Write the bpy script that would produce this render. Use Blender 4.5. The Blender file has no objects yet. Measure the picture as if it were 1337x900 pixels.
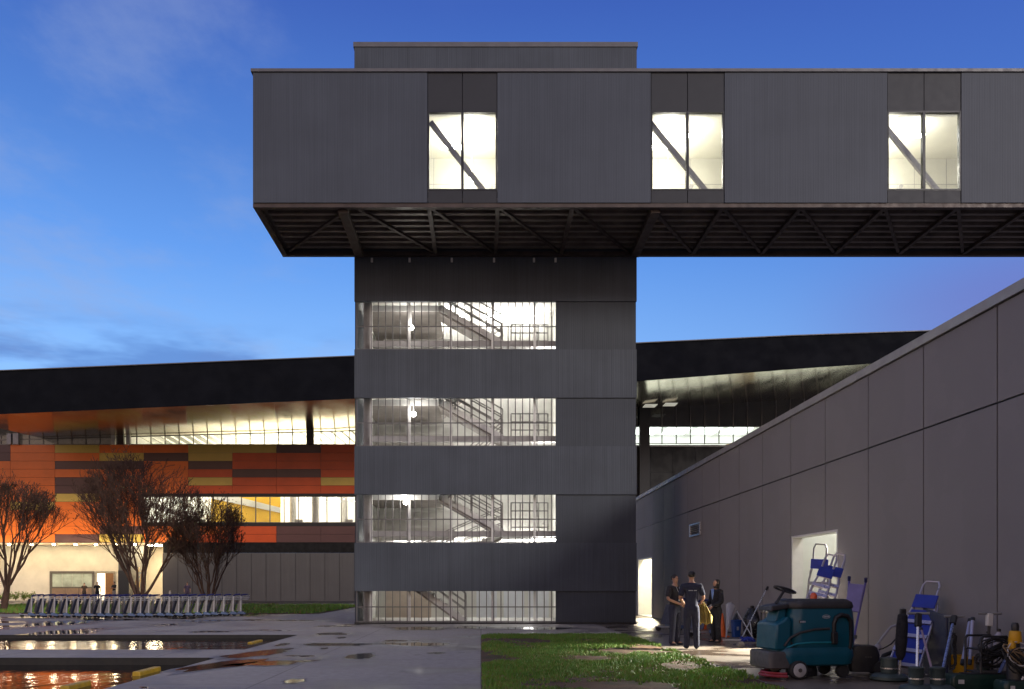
import bpy, math, random
import numpy as np
from mathutils import Vector, Matrix, noise as mnoise
R = math.radians
scene = bpy.context.scene
random.seed(7)

# ------------------------------------------------------------------ camera
FOC, CX, CY, EYE = 1088.0, 628.0, 764.0, 1.5
cam_data = bpy.data.cameras.new("camera")
cam_data.sensor_width = 36.0
cam_data.lens = 36.0 * FOC / 1337.0
cam_data.shift_x = (668.5 - CX) / 1337.0
cam_data.shift_y = (CY - 450.0) / 1337.0
cam_data.clip_end = 3000
cam = bpy.data.objects.new("camera", cam_data)
cam.location = (0, 0, EYE)
cam.rotation_euler = (R(90), 0, 0)
scene.collection.objects.link(cam)
scene.camera = cam

# ------------------------------------------------------------------ world: dusk sky
world = bpy.data.worlds.new("World")
scene.world = world
world.use_nodes = True
nt = world.node_tree
for n in list(nt.nodes):
    nt.nodes.remove(n)
def wn(t, **kw):
    n = nt.nodes.new(t)
    for k, v in kw.items():
        setattr(n, k, v)
    return n
def wmath(op, a, b=None, clamp=False):
    n = wn('ShaderNodeMath', operation=op, use_clamp=clamp)
    for i, s in enumerate((a, b)):
        if s is None: continue
        if isinstance(s, (int, float)): n.inputs[i].default_value = s
        else: nt.links.new(s, n.inputs[i])
    return n.outputs[0]
def wrange(v, a, b, c=0.0, d=1.0):
    n = wn('ShaderNodeMapRange', interpolation_type='SMOOTHSTEP')
    nt.links.new(v, n.inputs[0])
    for i, x in enumerate((a, b, c, d)): n.inputs[i + 1].default_value = x
    return n.outputs[0]
def wmix(f, a, b, mode='MIX'):
    n = wn('ShaderNodeMix', data_type='RGBA', blend_type=mode)
    if isinstance(f, (int, float)): n.inputs[0].default_value = f
    else: nt.links.new(f, n.inputs[0])
    for i, s in ((6, a), (7, b)):
        if isinstance(s, tuple): n.inputs[i].default_value = (*s, 1)
        else: nt.links.new(s, n.inputs[i])
    return n.outputs[2]
SUN_FROM = Vector((1.0, -1.2, 0.58)).normalized()
sky = wn('ShaderNodeTexSky', sky_type='NISHITA', sun_disc=False)
sky.sun_elevation = math.asin(SUN_FROM.z)
sky.sun_rotation = math.atan2(SUN_FROM.x, SUN_FROM.y)
tc = wn('ShaderNodeTexCoord')
sep = wn('ShaderNodeSeparateXYZ')
nt.links.new(tc.outputs['Generated'], sep.inputs[0])
dx, dy, dz = sep.outputs
ramp = wn('ShaderNodeValToRGB')
nt.links.new(dz, ramp.inputs[0])
cols = [(0.0, (.26, .47, .88)), (.25, (.18, .41, .86)), (.36, (.080, .265, .75)), (.45, (.046, .170, .58)),
        (.57, (.021, .080, .42)), (.66, (.020, .072, .38)), (.86, (.26, .25, .27))]
el = ramp.color_ramp.elements
while len(el) < len(cols): el.new(.5)
for e, (p, c) in zip(el, cols):
    e.position = p; e.color = (*c, 1)
edge = wrange(dx, .02, .6)
rampc = wmix(wmath('MULTIPLY', edge, .42), ramp.outputs[0], (.018, .050, .40))
# a small share of the physical sky under the dusk gradient
base = wmix(0.03, rampc, sky.outputs[0], 'ADD')
# cloud coordinates on a plane overhead
zc = wmath('MAXIMUM', dz, 0.06)
comb = wn('ShaderNodeCombineXYZ')
nt.links.new(wmath('DIVIDE', dx, zc), comb.inputs[0]); nt.links.new(wmath('DIVIDE', dy, zc), comb.inputs[1])
def wnoise(scale, detail, rough, off=(0, 0, 0), sc=(1, 1, 1)):
    mp = wn('ShaderNodeMapping'); mp.inputs[1].default_value = off; mp.inputs[3].default_value = sc
    nt.links.new(comb.outputs[0], mp.inputs[0])
    n = wn('ShaderNodeTexNoise'); n.inputs['Scale'].default_value = scale
    n.inputs['Detail'].default_value = detail; n.inputs['Roughness'].default_value = rough
    nt.links.new(mp.outputs[0], n.inputs['Vector'])
    return n.outputs[0]
left = wrange(dx, .05, -.35)
veil = wmath('MULTIPLY', wrange(wnoise(1.9, 7, .6, (3.1, .4, 0), (1, .7, 1)), .46, .74), left)
c1 = wmix(wmath('MULTIPLY', veil, .42), base, (.33, .42, .68))
low = wmath('MULTIPLY', wrange(wnoise(.85, 5, .55, (1.7, 5.2, 0), (1, 1, 1)), .44, .60), wmath('MULTIPLY', wrange(dz, .30, .255), wrange(dx, -.04, -.2)))
c2 = wmix(wmath('MULTIPLY', low, .62), c1, (.07, .17, .52))
pr = wmath('MULTIPLY', wrange(dx, .30, .52), wrange(dz, .37, .28))
c3 = wmix(wmath('MULTIPLY', pr, .6), c2, (.17, .165, .50))
# afterglow of the sunset low behind the viewer
back = wmath('ADD', wmath('MULTIPLY', dx, -.62), wmath('MULTIPLY', dy, -.78))
glow = wmath('MULTIPLY', wrange(back, -.12, .62), wrange(dz, .7, .05))
c4 = wmix(glow, c3, (1.2, .84, .60))
bg = wn('ShaderNodeBackground'); bg.inputs[1].default_value = 1.0
nt.links.new(c4, bg.inputs[0])
wo = wn('ShaderNodeOutputWorld'); nt.links.new(bg.outputs[0], wo.inputs[0])

# ------------------------------------------------------------------ the one low directional light
sl = bpy.data.lights.new("sun", 'SUN'); sl.energy = 1.6; sl.angle = R(14); sl.color = (1.0, .93, .86)
sun = bpy.data.objects.new("sun", sl); scene.collection.objects.link(sun)
sun.rotation_euler = SUN_FROM.to_track_quat('Z', 'Y').to_euler()

vs = scene.view_settings
vs.view_transform = 'Standard'; vs.look = 'None'; vs.gamma = 1; vs.exposure = 0.0; vs.use_curve_mapping = False
scene.render.engine = 'CYCLES'
scene.cycles.use_denoising = True
scene.cycles.max_bounces = 8; scene.cycles.diffuse_bounces = 3; scene.cycles.glossy_bounces = 4
scene.cycles.transparent_max_bounces = 24
scene.cycles.sample_clamp_indirect = 6
scene.cycles.caustics_reflective = False; scene.cycles.caustics_refractive = False

# ------------------------------------------------------------------ helpers
def at(px, py, Y):
    return Vector(((px - CX) / FOC * Y, Y, EYE + (CY - py) / FOC * Y))
def ground_at(px, py):
    return at(px, py, EYE * FOC / (py - CY))

class MB:
    """collects shapes of one mesh object"""
    def __init__(s): s.v = []; s.f = []; s.m = []
    def add(s, vs_, fs_, m=0):
        o = len(s.v); s.v += [tuple(p) for p in vs_]
        for f in fs_: s.f.append(tuple(i + o for i in f)); s.m.append(m)
        return s
    def box(s, x0, x1, y0, y1, z0, z1, m=0):
        return s.add([(x0,y0,z0),(x1,y0,z0),(x1,y1,z0),(x0,y1,z0),(x0,y0,z1),(x1,y0,z1),(x1,y1,z1),(x0,y1,z1)],
                     [(0,3,2,1),(4,5,6,7),(0,1,5,4),(1,2,6,5),(2,3,7,6),(3,0,4,7)], m)
    def bar(s, p, q, w, h=None, m=0, up=None):
        p, q = Vector(p), Vector(q); d = (q - p).normalized(); h = h or w
        u = Vector(up) if up else (Vector((0,0,1)) if abs(d.z) < .95 else Vector((0,1,0)))
        a = d.cross(u).normalized(); b = a.cross(d).normalized()
        vs_ = []
        for c in (p, q):
            for (i, j) in ((-1,-1),(1,-1),(1,1),(-1,1)): vs_.append(c + a * (w / 2 * i) + b * (h / 2 * j))
        return s.add(vs_, [(0,1,2,3),(7,6,5,4),(0,4,5,1),(1,5,6,2),(2,6,7,3),(3,7,4,0)], m)
    def tube(s, pts, r, n=8, closed=False, m=0, caps=True):
        pts = [Vector(p) for p in pts]; k = len(pts)
        rs = list(r) if isinstance(r, (list, tuple)) else [r] * k
        def tan(i):
            if closed: return (pts[(i + 1) % k] - pts[i - 1]).normalized()
            if i == 0: return (pts[1] - pts[0]).normalized()
            if i == k - 1: return (pts[-1] - pts[-2]).normalized()
            return ((pts[i + 1] - pts[i]).normalized() + (pts[i] - pts[i - 1]).normalized()).normalized()
        t0 = tan(0); a = t0.cross(Vector((0,0,1)) if abs(t0.z) < .9 else Vector((1,0,0))).normalized()
        vs_ = []; tp = t0
        for i in range(k):
            t = tan(i)
            q = tp.rotation_difference(t); a = (q @ a); a = (a - t * a.dot(t)).normalized(); b = t.cross(a); tp = t
            for j in range(n):
                g = 2 * math.pi * j / n
                vs_.append(pts[i] + (a * math.cos(g) + b * math.sin(g)) * rs[i])
        fs_ = []
        for i in range(k if closed else k - 1):
            for j in range(n):
                i2 = (i + 1) % k
                fs_.append((i * n + j, i * n + (j + 1) % n, i2 * n + (j + 1) % n, i2 * n + j))
        if caps and not closed:
            fs_.append(tuple(range(n))[::-1]); fs_.append(tuple((k - 1) * n + j for j in range(n)))
        return s.add(vs_, fs_, m)
    def lathe(s, prof, c=(0,0,0), n=20, axis=None, m=0, sx=1, sy=1):
        c = Vector(c); q = Vector((0,0,1)).rotation_difference(Vector(axis).normalized()) if axis else None
        vs_ = []
        for (r, z) in prof:
            for j in range(n):
                g = 2 * math.pi * j / n
                p = Vector((r * math.cos(g) * sx, r * math.sin(g) * sy, z))
                vs_.append(c + (q @ p if q else p))
        fs_ = []
        for i in range(len(prof) - 1):
            for j in range(n): fs_.append((i*n+j, i*n+(j+1)%n, (i+1)*n+(j+1)%n, (i+1)*n+j))
        fs_.append(tuple(range(n))[::-1]); fs_.append(tuple((len(prof)-1)*n + j for j in range(n)))
        return s.add(vs_, fs_, m)
    def ball(s, c, r, n=12, m=0, sx=1, sy=1, sz=1):
        prof = [(max(1e-4, r * math.sin(math.pi * i / 8)), -r * math.cos(math.pi * i / 8) * sz) for i in range(9)]
        return s.lathe(prof, c, n, None, m, sx, sy)
    def prism(s, poly, axis, a0, a1, m=0):
        k = len(poly)
        def P(u, w, a): return {'x': (a,u,w), 'y': (u,a,w), 'z': (u,w,a)}[axis]
        vs_ = [P(u,w,a0) for u,w in poly] + [P(u,w,a1) for u,w in poly]
        fs_ = [tuple(range(k)), tuple(range(2*k-1,k-1,-1))] + [(i, i+k, (i+1)%k+k, (i+1)%k) for i in range(k)]
        return s.add(vs_, fs_, m)
    def quad(s, a, b, c, d, m=0): return s.add([a,b,c,d], [(0,1,2,3)], m)
    def build(s, name, mats, parent=None, smooth=False, bevel=0, local=False, segs=2):
        mats = mats if isinstance(mats, (list, tuple)) else [mats]
        off = Vector((0,0,0))
        if parent is not None and not local:
            p = parent
            while p is not None: off += p.location; p = p.parent
        me = bpy.data.meshes.new(name)
        me.from_pydata([tuple(Vector(v) - off) for v in s.v], [], s.f)
        for mt in mats: me.materials.append(mt)
        if len(mats) > 1: me.polygons.foreach_set('material_index', s.m)
        if smooth: me.polygons.foreach_set('use_smooth', [True] * len(me.polygons))
        me.update()
        import bmesh
        bm = bmesh.new(); bm.from_mesh(me); bmesh.ops.recalc_face_normals(bm, faces=bm.faces); bm.to_mesh(me); bm.free()
        if smooth: me.set_sharp_from_angle(angle=R(42))
        o = bpy.data.objects.new(name, me); scene.collection.objects.link(o)
        if parent is not None: o.parent = parent
        if bevel:
            b = o.modifiers.new('bevel', 'BEVEL'); b.width = bevel; b.segments = segs; b.limit_method = 'ANGLE'; b.angle_limit = R(40)
            b.harden_normals = False
        return o

def tag(o, label=None, cat=None, group=None, kind=None):
    if label: o['label'] = label
    if cat: o['category'] = cat
    if group: o['group'] = group
    if kind: o['kind'] = kind
    return o
def thing(name, label, cat, loc=(0,0,0), rotz=0, group=None):
    o = bpy.data.objects.new(name, None); scene.collection.objects.link(o)
    o.empty_display_size = .2; o.location = loc; o.rotation_euler = (0, 0, rotz)
    return tag(o, label, cat, group)
def copy_tree(o, parent=None):
    c = o.copy(); scene.collection.objects.link(c)
    if parent is not None: c.parent = parent
    for ch in KIDS(o): copy_tree(ch, c)
    return c
def KIDS(o): return [x for x in scene.objects if x.parent == o]

# ------------------------------------------------------------------ materials
def new_mat(name):
    m = bpy.data.materials.new(name); m.use_nodes = True
    b = m.node_tree.nodes['Principled BSDF']
    return m, m.node_tree, b
def N(t, typ, **kw):
    n = t.nodes.new(typ)
    for k, v in kw.items(): setattr(n, k, v)
    return n
def noise_node(t, scale, detail=4, rough=.55, vec=None, sc=None, coord='Object'):
    if vec is None:
        tcn = N(t, 'ShaderNodeTexCoord'); vec = tcn.outputs[coord]
    if sc:
        mp = N(t, 'ShaderNodeMapping'); mp.inputs[3].default_value = sc; t.links.new(vec, mp.inputs[0]); vec = mp.outputs[0]
    n = N(t, 'ShaderNodeTexNoise'); n.inputs['Scale'].default_value = scale
    n.inputs['Detail'].default_value = detail; n.inputs['Roughness'].default_value = rough
    t.links.new(vec, n.inputs['Vector'])
    return n.outputs[0]
def cramp(t, fac, stops):
    r = N(t, 'ShaderNodeValToRGB'); t.links.new(fac, r.inputs[0]); e = r.color_ramp.elements
    while len(e) < len(stops): e.new(.5)
    for x, (p, c) in zip(e, stops):
        x.position = p; x.color = (*c, 1) if len(c) == 3 else c
    return r.outputs[0]
def vramp(t, fac, a, b, c=0., d=1.):
    n = N(t, 'ShaderNodeMapRange', interpolation_type='SMOOTHSTEP'); t.links.new(fac, n.inputs[0])
    for i, x in enumerate((a, b, c, d)): n.inputs[i+1].default_value = x
    return n.outputs[0]
def bump(t, b, h, strength=.3, dist=.02):
    n = N(t, 'ShaderNodeBump'); n.inputs['Strength'].default_value = strength; n.inputs['Distance'].default_value = dist
    t.links.new(h, n.inputs['Height']); t.links.new(n.outputs[0], b.inputs['Normal'])
def mul(c, k): return tuple(min(1, x * k) for x in c)
def basic(name, col, rough=.5, metal=0., var=.15, scale=6., bmp=.0, coat=0., rvar=.1, emit=None, estr=0):
    """a painted / moulded surface with uneven tone and gloss"""
    m, t, b = new_mat(name)
    f = noise_node(t, scale, 5, .6)
    t.links.new(cramp(t, f, [(.3, mul(col, 1 - var)), (.7, mul(col, 1 + var))]), b.inputs['Base Color'])
    t.links.new(vramp(t, noise_node(t, scale * 2.3, 3), .3, .7, max(.03, rough - rvar), min(1, rough + rvar)), b.inputs['Roughness'])
    b.inputs['Metallic'].default_value = metal
    if coat: b.inputs['Coat Weight'].default_value = coat
    if bmp: bump(t, b, noise_node(t, scale * 8, 4), bmp, .01)
    if emit: b.inputs['Emission Color'].default_value = (*emit, 1); b.inputs['Emission Strength'].default_value = estr
    return m
def emitter(name, col, s):
    m, t, b = new_mat(name)
    b.inputs['Base Color'].default_value = (.8,.8,.8,1)
    b.inputs['Emission Color'].default_value = (*col, 1); b.inputs['Emission Strength'].default_value = s
    return m
def ribbed(name, col, pitch=.19, rough=.42, metal=.25, tone=.16, axis='X', strength=.55):
    """vertically ribbed metal sheet: ribs from a wave in the wall's own length, sheet-to-sheet tone, faint vertical streaks"""
    m, t, b = new_mat(name)
    tcn = N(t, 'ShaderNodeTexCoord'); vec = tcn.outputs['Object']
    sp = N(t, 'ShaderNodeSeparateXYZ'); t.links.new(vec, sp.inputs[0])
    u = sp.outputs[0 if axis == 'X' else 1]
    streak = noise_node(t, 1.0, 6, .7, vec, (9, 9, .12))
    streak2 = noise_node(t, 1.0, 3, .6, vec, (38, 38, .35))
    patch = noise_node(t, .55, 3, .5, vec)
    ad = N(t, 'ShaderNodeMath', operation='ADD'); t.links.new(streak, ad.inputs[0]); t.links.new(patch, ad.inputs[1])
    ad2 = N(t, 'ShaderNodeMath', operation='MULTIPLY_ADD'); t.links.new(streak2, ad2.inputs[0]); ad2.inputs[1].default_value = .9; t.links.new(ad.outputs[0], ad2.inputs[2])
    t.links.new(cramp(t, vramp(t, ad2.outputs[0], .95, 1.95), [(0, mul(col, 1 - tone)), (1, mul(col, 1 + tone))]), b.inputs['Base Color'])
    md = N(t, 'ShaderNodeMath', operation='PINGPONG'); t.links.new(u, md.inputs[0]); md.inputs[1].default_value = pitch / 2
    h0 = vramp(t, md.outputs[0], pitch * .12, pitch * .3)
    ha = N(t, 'ShaderNodeMath', operation='MULTIPLY_ADD'); t.links.new(streak2, ha.inputs[0]); ha.inputs[1].default_value = 1.6; t.links.new(h0, ha.inputs[2])
    h = ha.outputs[0]
    b.inputs['Roughness'].default_value = max(rough, .58); b.inputs['Metallic'].default_value = metal * .4; b.inputs['Specular IOR Level'].default_value = .3
    bump(t, b, h, strength, .012)
    return m

M = {}
M['clad'] = ribbed('ribbed_grey_metal', (.062, .071, .085), pitch=.085, strength=.16, metal=.1, tone=.22)
M['clad_dark'] = ribbed('ribbed_dark_metal', (.051, .058, .069), pitch=.085, strength=.16, metal=.1, tone=.2)
M['clad_bridge'] = ribbed('ribbed_bridge_metal', (.061, .069, .085), pitch=.085, strength=.10, metal=.1, tone=.14)
M['coping'] = basic('grey_coping_metal', (.13, .125, .125), .5, .3, .12, 3)
M['spandrel'] = basic('dark_spandrel_panel', (.020, .021, .025), .6, .0, .06, 1.5, rvar=.02)
M['steel_dark'] = basic('dark_painted_steel', (.06, .042, .034), .5, .2, .4, 1.5, .1)
M['deck'] = basic('dark_deck_sheet', (.16, .13, .11), .5, .2, .35, 1.2)
M['steel_grey'] = basic('grey_painted_steel', (.30, .29, .28), .45, .2, .15, 4)
M['bar'] = basic('dark_bar_metal', (.14, .135, .135), .45, .4, .15, 5)
M['white_wall'] = basic('white_plaster', (.62, .61, .57), .7, 0, .06, 2)
M['tan_wall'] = basic('tan_plaster', (.42, .35, .29), .7, 0, .1, 2)
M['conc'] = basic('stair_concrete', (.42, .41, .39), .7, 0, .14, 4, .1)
M['white_steel'] = basic('white_painted_steel', (.62, .61, .58), .4, .1, .08, 5)
M['alu'] = basic('brushed_aluminium', (.62, .62, .63), .3, .9, .1, 14)
M['lamp'] = emitter('lamp_white', (1, .97, .92), 40)
M['lamp_soft'] = emitter('lamp_panel', (1, .94, .82), 7)
M['lamp_warm'] = emitter('lamp_warm', (1, .80, .48), 60)
M['black'] = basic('black_plastic', (.014, .014, .016), .45, 0, .3, 6)
M['rubber'] = basic('black_rubber', (.02, .02, .021), .7, 0, .25, 9)
def glass_mat(name, tint=(.95,.97,.97), ior=1.45, rough=.02):
    m = bpy.data.materials.new(name); m.use_nodes = True; t = m.node_tree; t.nodes.clear()
    tr = N(t, 'ShaderNodeBsdfTransparent'); tr.inputs[0].default_value = (*tint, 1)
    gl = N(t, 'ShaderNodeBsdfGlossy'); gl.inputs['Roughness'].default_value = rough
    fr = N(t, 'ShaderNodeFresnel'); fr.inputs[0].default_value = ior
    mx = N(t, 'ShaderNodeMixShader'); t.links.new(fr.outputs[0], mx.inputs[0]); t.links.new(tr.outputs[0], mx.inputs[1]); t.links.new(gl.outputs[0], mx.inputs[2])
    o = N(t, 'ShaderNodeOutputMaterial'); t.links.new(mx.outputs[0], o.inputs[0])
    return m
M['glass'] = glass_mat('window_glass')
M['glass_dark'] = glass_mat('smoked_glass', (.30,.32,.33))

# ground: concrete with damp patches and puddles
def ground_mat(name, dry, damp, wet_lo, wet_hi, puddle=.62, rough=.55, scale=.32, joint=0.):
    m, t, b = new_mat(name)
    tcn = N(t, 'ShaderNodeTexCoord'); vec = tcn.outputs['Object']
    big = noise_node(t, scale, 5, .55, vec, (1, 1.0, 1))
    fine = noise_node(t, 7, 6, .65, vec)
    grit = noise_node(t, 90, 3, .6, vec)
    if name.startswith('damp'):      # water stands in front of the trolley row and along the flooded bays
        sp = N(t, 'ShaderNodeSeparateXYZ'); t.links.new(vec, sp.inputs[0])
        m1 = vramp(t, sp.outputs[1], 24, 30, 0, 1); m2 = vramp(t, sp.outputs[1], 40, 37, 0, 1); m3 = vramp(t, sp.outputs[0], -8, -13, 0, .085)
        q1 = N(t, 'ShaderNodeMath', operation='MULTIPLY'); t.links.new(m1, q1.inputs[0]); t.links.new(m2, q1.inputs[1])
        q2 = N(t, 'ShaderNodeMath', operation='MULTIPLY_ADD'); t.links.new(q1.outputs[0], q2.inputs[0]); t.links.new(m3, q2.inputs[1]); t.links.new(big, q2.inputs[2])
        big = q2.outputs[0]
    dampf = vramp(t, big, wet_lo, wet_hi)
    pud = vramp(t, big, puddle, puddle + .012)
    col = cramp(t, fine, [(.25, mul(dry, .78)), (.75, mul(dry, 1.18))])
    mx = N(t, 'ShaderNodeMix', data_type='RGBA'); t.links.new(dampf, mx.inputs[0]); t.links.new(col, mx.inputs[6]); mx.inputs[7].default_value = (*damp, 1)
    if name.startswith('damp'):          # sawn slab joints and scattered dark stains
        sp2 = N(t, 'ShaderNodeSeparateXYZ'); t.links.new(vec, sp2.inputs[0]); js = []
        for ax, pw in ((0, 1.7), (1, 2.1)):
            pp = N(t, 'ShaderNodeMath', operation='PINGPONG'); t.links.new(sp2.outputs[ax], pp.inputs[0]); pp.inputs[1].default_value = pw
            js.append(vramp(t, pp.outputs[0], .022, .006))
        jm = N(t, 'ShaderNodeMath', operation='MAXIMUM'); t.links.new(js[0], jm.inputs[0]); t.links.new(js[1], jm.inputs[1])
        st = vramp(t, noise_node(t, 1.7, 6, .7, vec), .60, .72, 0, .55)
        jm2 = N(t, 'ShaderNodeMath', operation='MULTIPLY_ADD'); t.links.new(jm.outputs[0], jm2.inputs[0]); jm2.inputs[1].default_value = .55; t.links.new(st, jm2.inputs[2]); jm2.use_clamp = True
        mj = N(t, 'ShaderNodeMix', data_type='RGBA'); t.links.new(jm2.outputs[0], mj.inputs[0]); t.links.new(mx.outputs[2], mj.inputs[6]); mj.inputs[7].default_value = (.055, .047, .042, 1)
        mx = mj
    mx2 = N(t, 'ShaderNodeMix', data_type='RGBA'); t.links.new(pud, mx2.inputs[0]); t.links.new(mx.outputs[2], mx2.inputs[6]); mx2.inputs[7].default_value = (.03,.026,.022,1)
    t.links.new(mx2.outputs[2], b.inputs['Base Color'])
    r1 = N(t, 'ShaderNodeMix', data_type='FLOAT'); t.links.new(dampf, r1.inputs[0]); r1.inputs[2].default_value = rough; r1.inputs[3].default_value = rough * .5
    r2 = N(t, 'ShaderNodeMix', data_type='FLOAT'); t.links.new(pud, r2.inputs[0]); t.links.new(r1.outputs[0], r2.inputs[2]); r2.inputs[3].default_value = .03
    t.links.new(r2.outputs[0], b.inputs['Roughness'])
    b.inputs['Specular IOR Level'].default_value = .4
    hm = N(t, 'ShaderNodeMix', data_type='FLOAT'); t.links.new(pud, hm.inputs[0]); t.links.new(grit, hm.inputs[2]); hm.inputs[3].default_value = .5
    bump(t, b, hm.outputs[0], .25, .006)
    return m
M['pave'] = ground_mat('damp_concrete', (.32, .285, .255), (.19, .165, .148), .46, .60, .618, .8)
M['asphalt'] = ground_mat('dark_asphalt', (.07, .068, .066), (.04, .04, .04), .45, .6, .66, .7)
M['mud'] = ground_mat('muddy_concrete', (.20, .165, .13), (.085, .062, .044), .44, .60, .66, .42, .7)
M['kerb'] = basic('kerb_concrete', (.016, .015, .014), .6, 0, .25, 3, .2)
def soil():
    m, t, b = new_mat('reddish_soil')
    f = noise_node(t, 1.6, 6, .6)
    t.links.new(cramp(t, f, [(.3, (.04, .045, .015)), (.5, (.085, .045, .02)), (.7, (.14, .07, .03))]), b.inputs['Base Color'])
    b.inputs['Roughness'].default_value = .95
    bump(t, b, noise_node(t, 30, 5), .6, .03)
    return m
M['soil'] = soil()
def grass_mat(name, c1, c2):
    m, t, b = new_mat(name)
    f = noise_node(t, 1.3, 4)
    t.links.new(cramp(t, f, [(.3, c1), (.7, c2)]), b.inputs['Base Color']); b.inputs['Roughness'].default_value = .6
    return m
M['grass'] = grass_mat('green_grass', (.08, .20, .015), (.17, .33, .03))
M['grass_dry'] = grass_mat('yellow_grass', (.22, .26, .04), (.27, .20, .06))
m, t, b = new_mat('still_water')
b.inputs['Base Color'].default_value = (.012, .010, .009, 1); b.inputs['Roughness'].default_value = .03; b.inputs['IOR'].default_value = 1.33
b.inputs['Specular IOR Level'].default_value = .16
bump(t, b, noise_node(t, 3.0, 4, .6, None, (1, .5, 1)), .22, .04)
M['water'] = m
# ================================================================== SETTING
# ---- ground with two sunken flooded bays on the left
POOLS = [(-70, -5.45, 4, 17.2), (-70, -5.5, 19.4, 25.1)]
g = MB()
xs = [-1200, -70, -5.5, -5.45, 1200]; ys = [-600, 4, 17.2, 19.4, 25.1, 1500]
for i in range(len(xs) - 1):
    for j in range(len(ys) - 1):
        cx, cy = (xs[i] + xs[i+1]) / 2, (ys[j] + ys[j+1]) / 2
        if any(a < cx < b and c < cy < d for a, b, c, d in POOLS): continue
        g.quad((xs[i],ys[j],0), (xs[i+1],ys[j],0), (xs[i+1],ys[j+1],0), (xs[i],ys[j+1],0))
tag(g.build('ground', M['pave']), kind='structure')
for a, b_, c, d in POOLS:
    k = MB()
    k.box(a, b_ + .002, d + .001, d + .12, -.3, -.004).box(a, b_, c - .12, c - .001, -.3, -.004).box(b_ + .001, b_ + .12, c, d, -.3, -.004)
    k.box(a, b_, c, d, -.42, -.3)
    tag(k.build('kerb', M['kerb']), kind='structure')
    WL = -.105 if c > 18 else -.15
    w = MB().quad((a, c, WL), (b_ - .001, c, WL), (b_ - .001, d, WL), (a, d, WL))
    tag(w.build('water', M['water']), kind='structure')
# asphalt lane in front of the terminal, muddy strip by the wall
tag(MB().quad((-140, 61, .004), (60, 61, .004), (60, 77.4, .004), (-140, 77.4, .004)).build('road', M['asphalt']), kind='structure')
tag(MB().quad((4.4, 6, .004), (7.8, 6, .004), (7.8, 60, .004), (4.4, 60, .004)).build('pavement', M['mud']), kind='structure')
tag(MB().box(-140, 16, 60.7, 60.95, -.05, .1).build('kerb', basic('pale_kerb', (.36, .34, .30), .7, 0, .15, 3)), kind='structure')

# ---- puddles lying on the paving, each a thin irregular sheet of water
M['damp_ring'] = basic('damp_ring', (.15, .13, .116), .5, 0, .3, 3)
pudm, t, b = new_mat('puddle_water')
b.inputs['Base Color'].default_value = (.022, .019, .017, 1); b.inputs['Roughness'].default_value = .12; b.inputs['IOR'].default_value = 1.33; b.inputs['Specular IOR Level'].default_value = .15
for i, (x0, x1, y0, y1) in enumerate([(306, 373, 849, 858), (262, 330, 862, 873), (301, 404, 863, 869), (392, 486, 840, 843.5), (452, 488, 854, 861), (371, 397, 887, 892.5),
        (362, 377, 840, 844), (510, 585, 818.6, 823), (592, 640, 818.2, 821), (655, 740, 819, 822.5), (418, 428, 846, 848), (500, 530, 836, 838), (560, 580, 852, 854), (440, 452, 832, 834), (250, 300, 824, 826)]):
    a = ground_at((x0 + x1) / 2, (y0 + y1) / 2); w_ = (x1 - x0) / 2 / FOC * a.y; h_ = (ground_at(x0, y0).y - ground_at(x0, y1).y) / 2
    skew = (-.9 if i in (1, 2) else .0)
    pts = []
    for k_ in range(46):
        g_ = 2 * math.pi * k_ / 46; c_, s_ = math.cos(g_), math.sin(g_)
        rr = 1 + .42 * mnoise.noise(Vector((c_ * 1.3 + i * 7, s_ * 1.3, i))) + .22 * mnoise.noise(Vector((c_ * 4 + i, s_ * 4, 5)))
        yy = rr * s_ * h_
        pts.append((a.x + rr * c_ * w_, a.y + yy + (c_ * rr * h_ * .8 if i in (0, 1, 2) else 0)))
    dm_ = MB(); dm_.add([(a.x + (x - a.x) * 1.22, a.y + (y - a.y) * 1.35, .0028) for x, y in pts], [tuple(range(46))]); tag(dm_.build('pavement', M['damp_ring']), kind='structure')
    pm_ = MB(); pm_.add([(x, y, .0045) for x, y in pts], [tuple(range(46))])
    tag(pm_.build('water', pudm), kind='structure')

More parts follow.
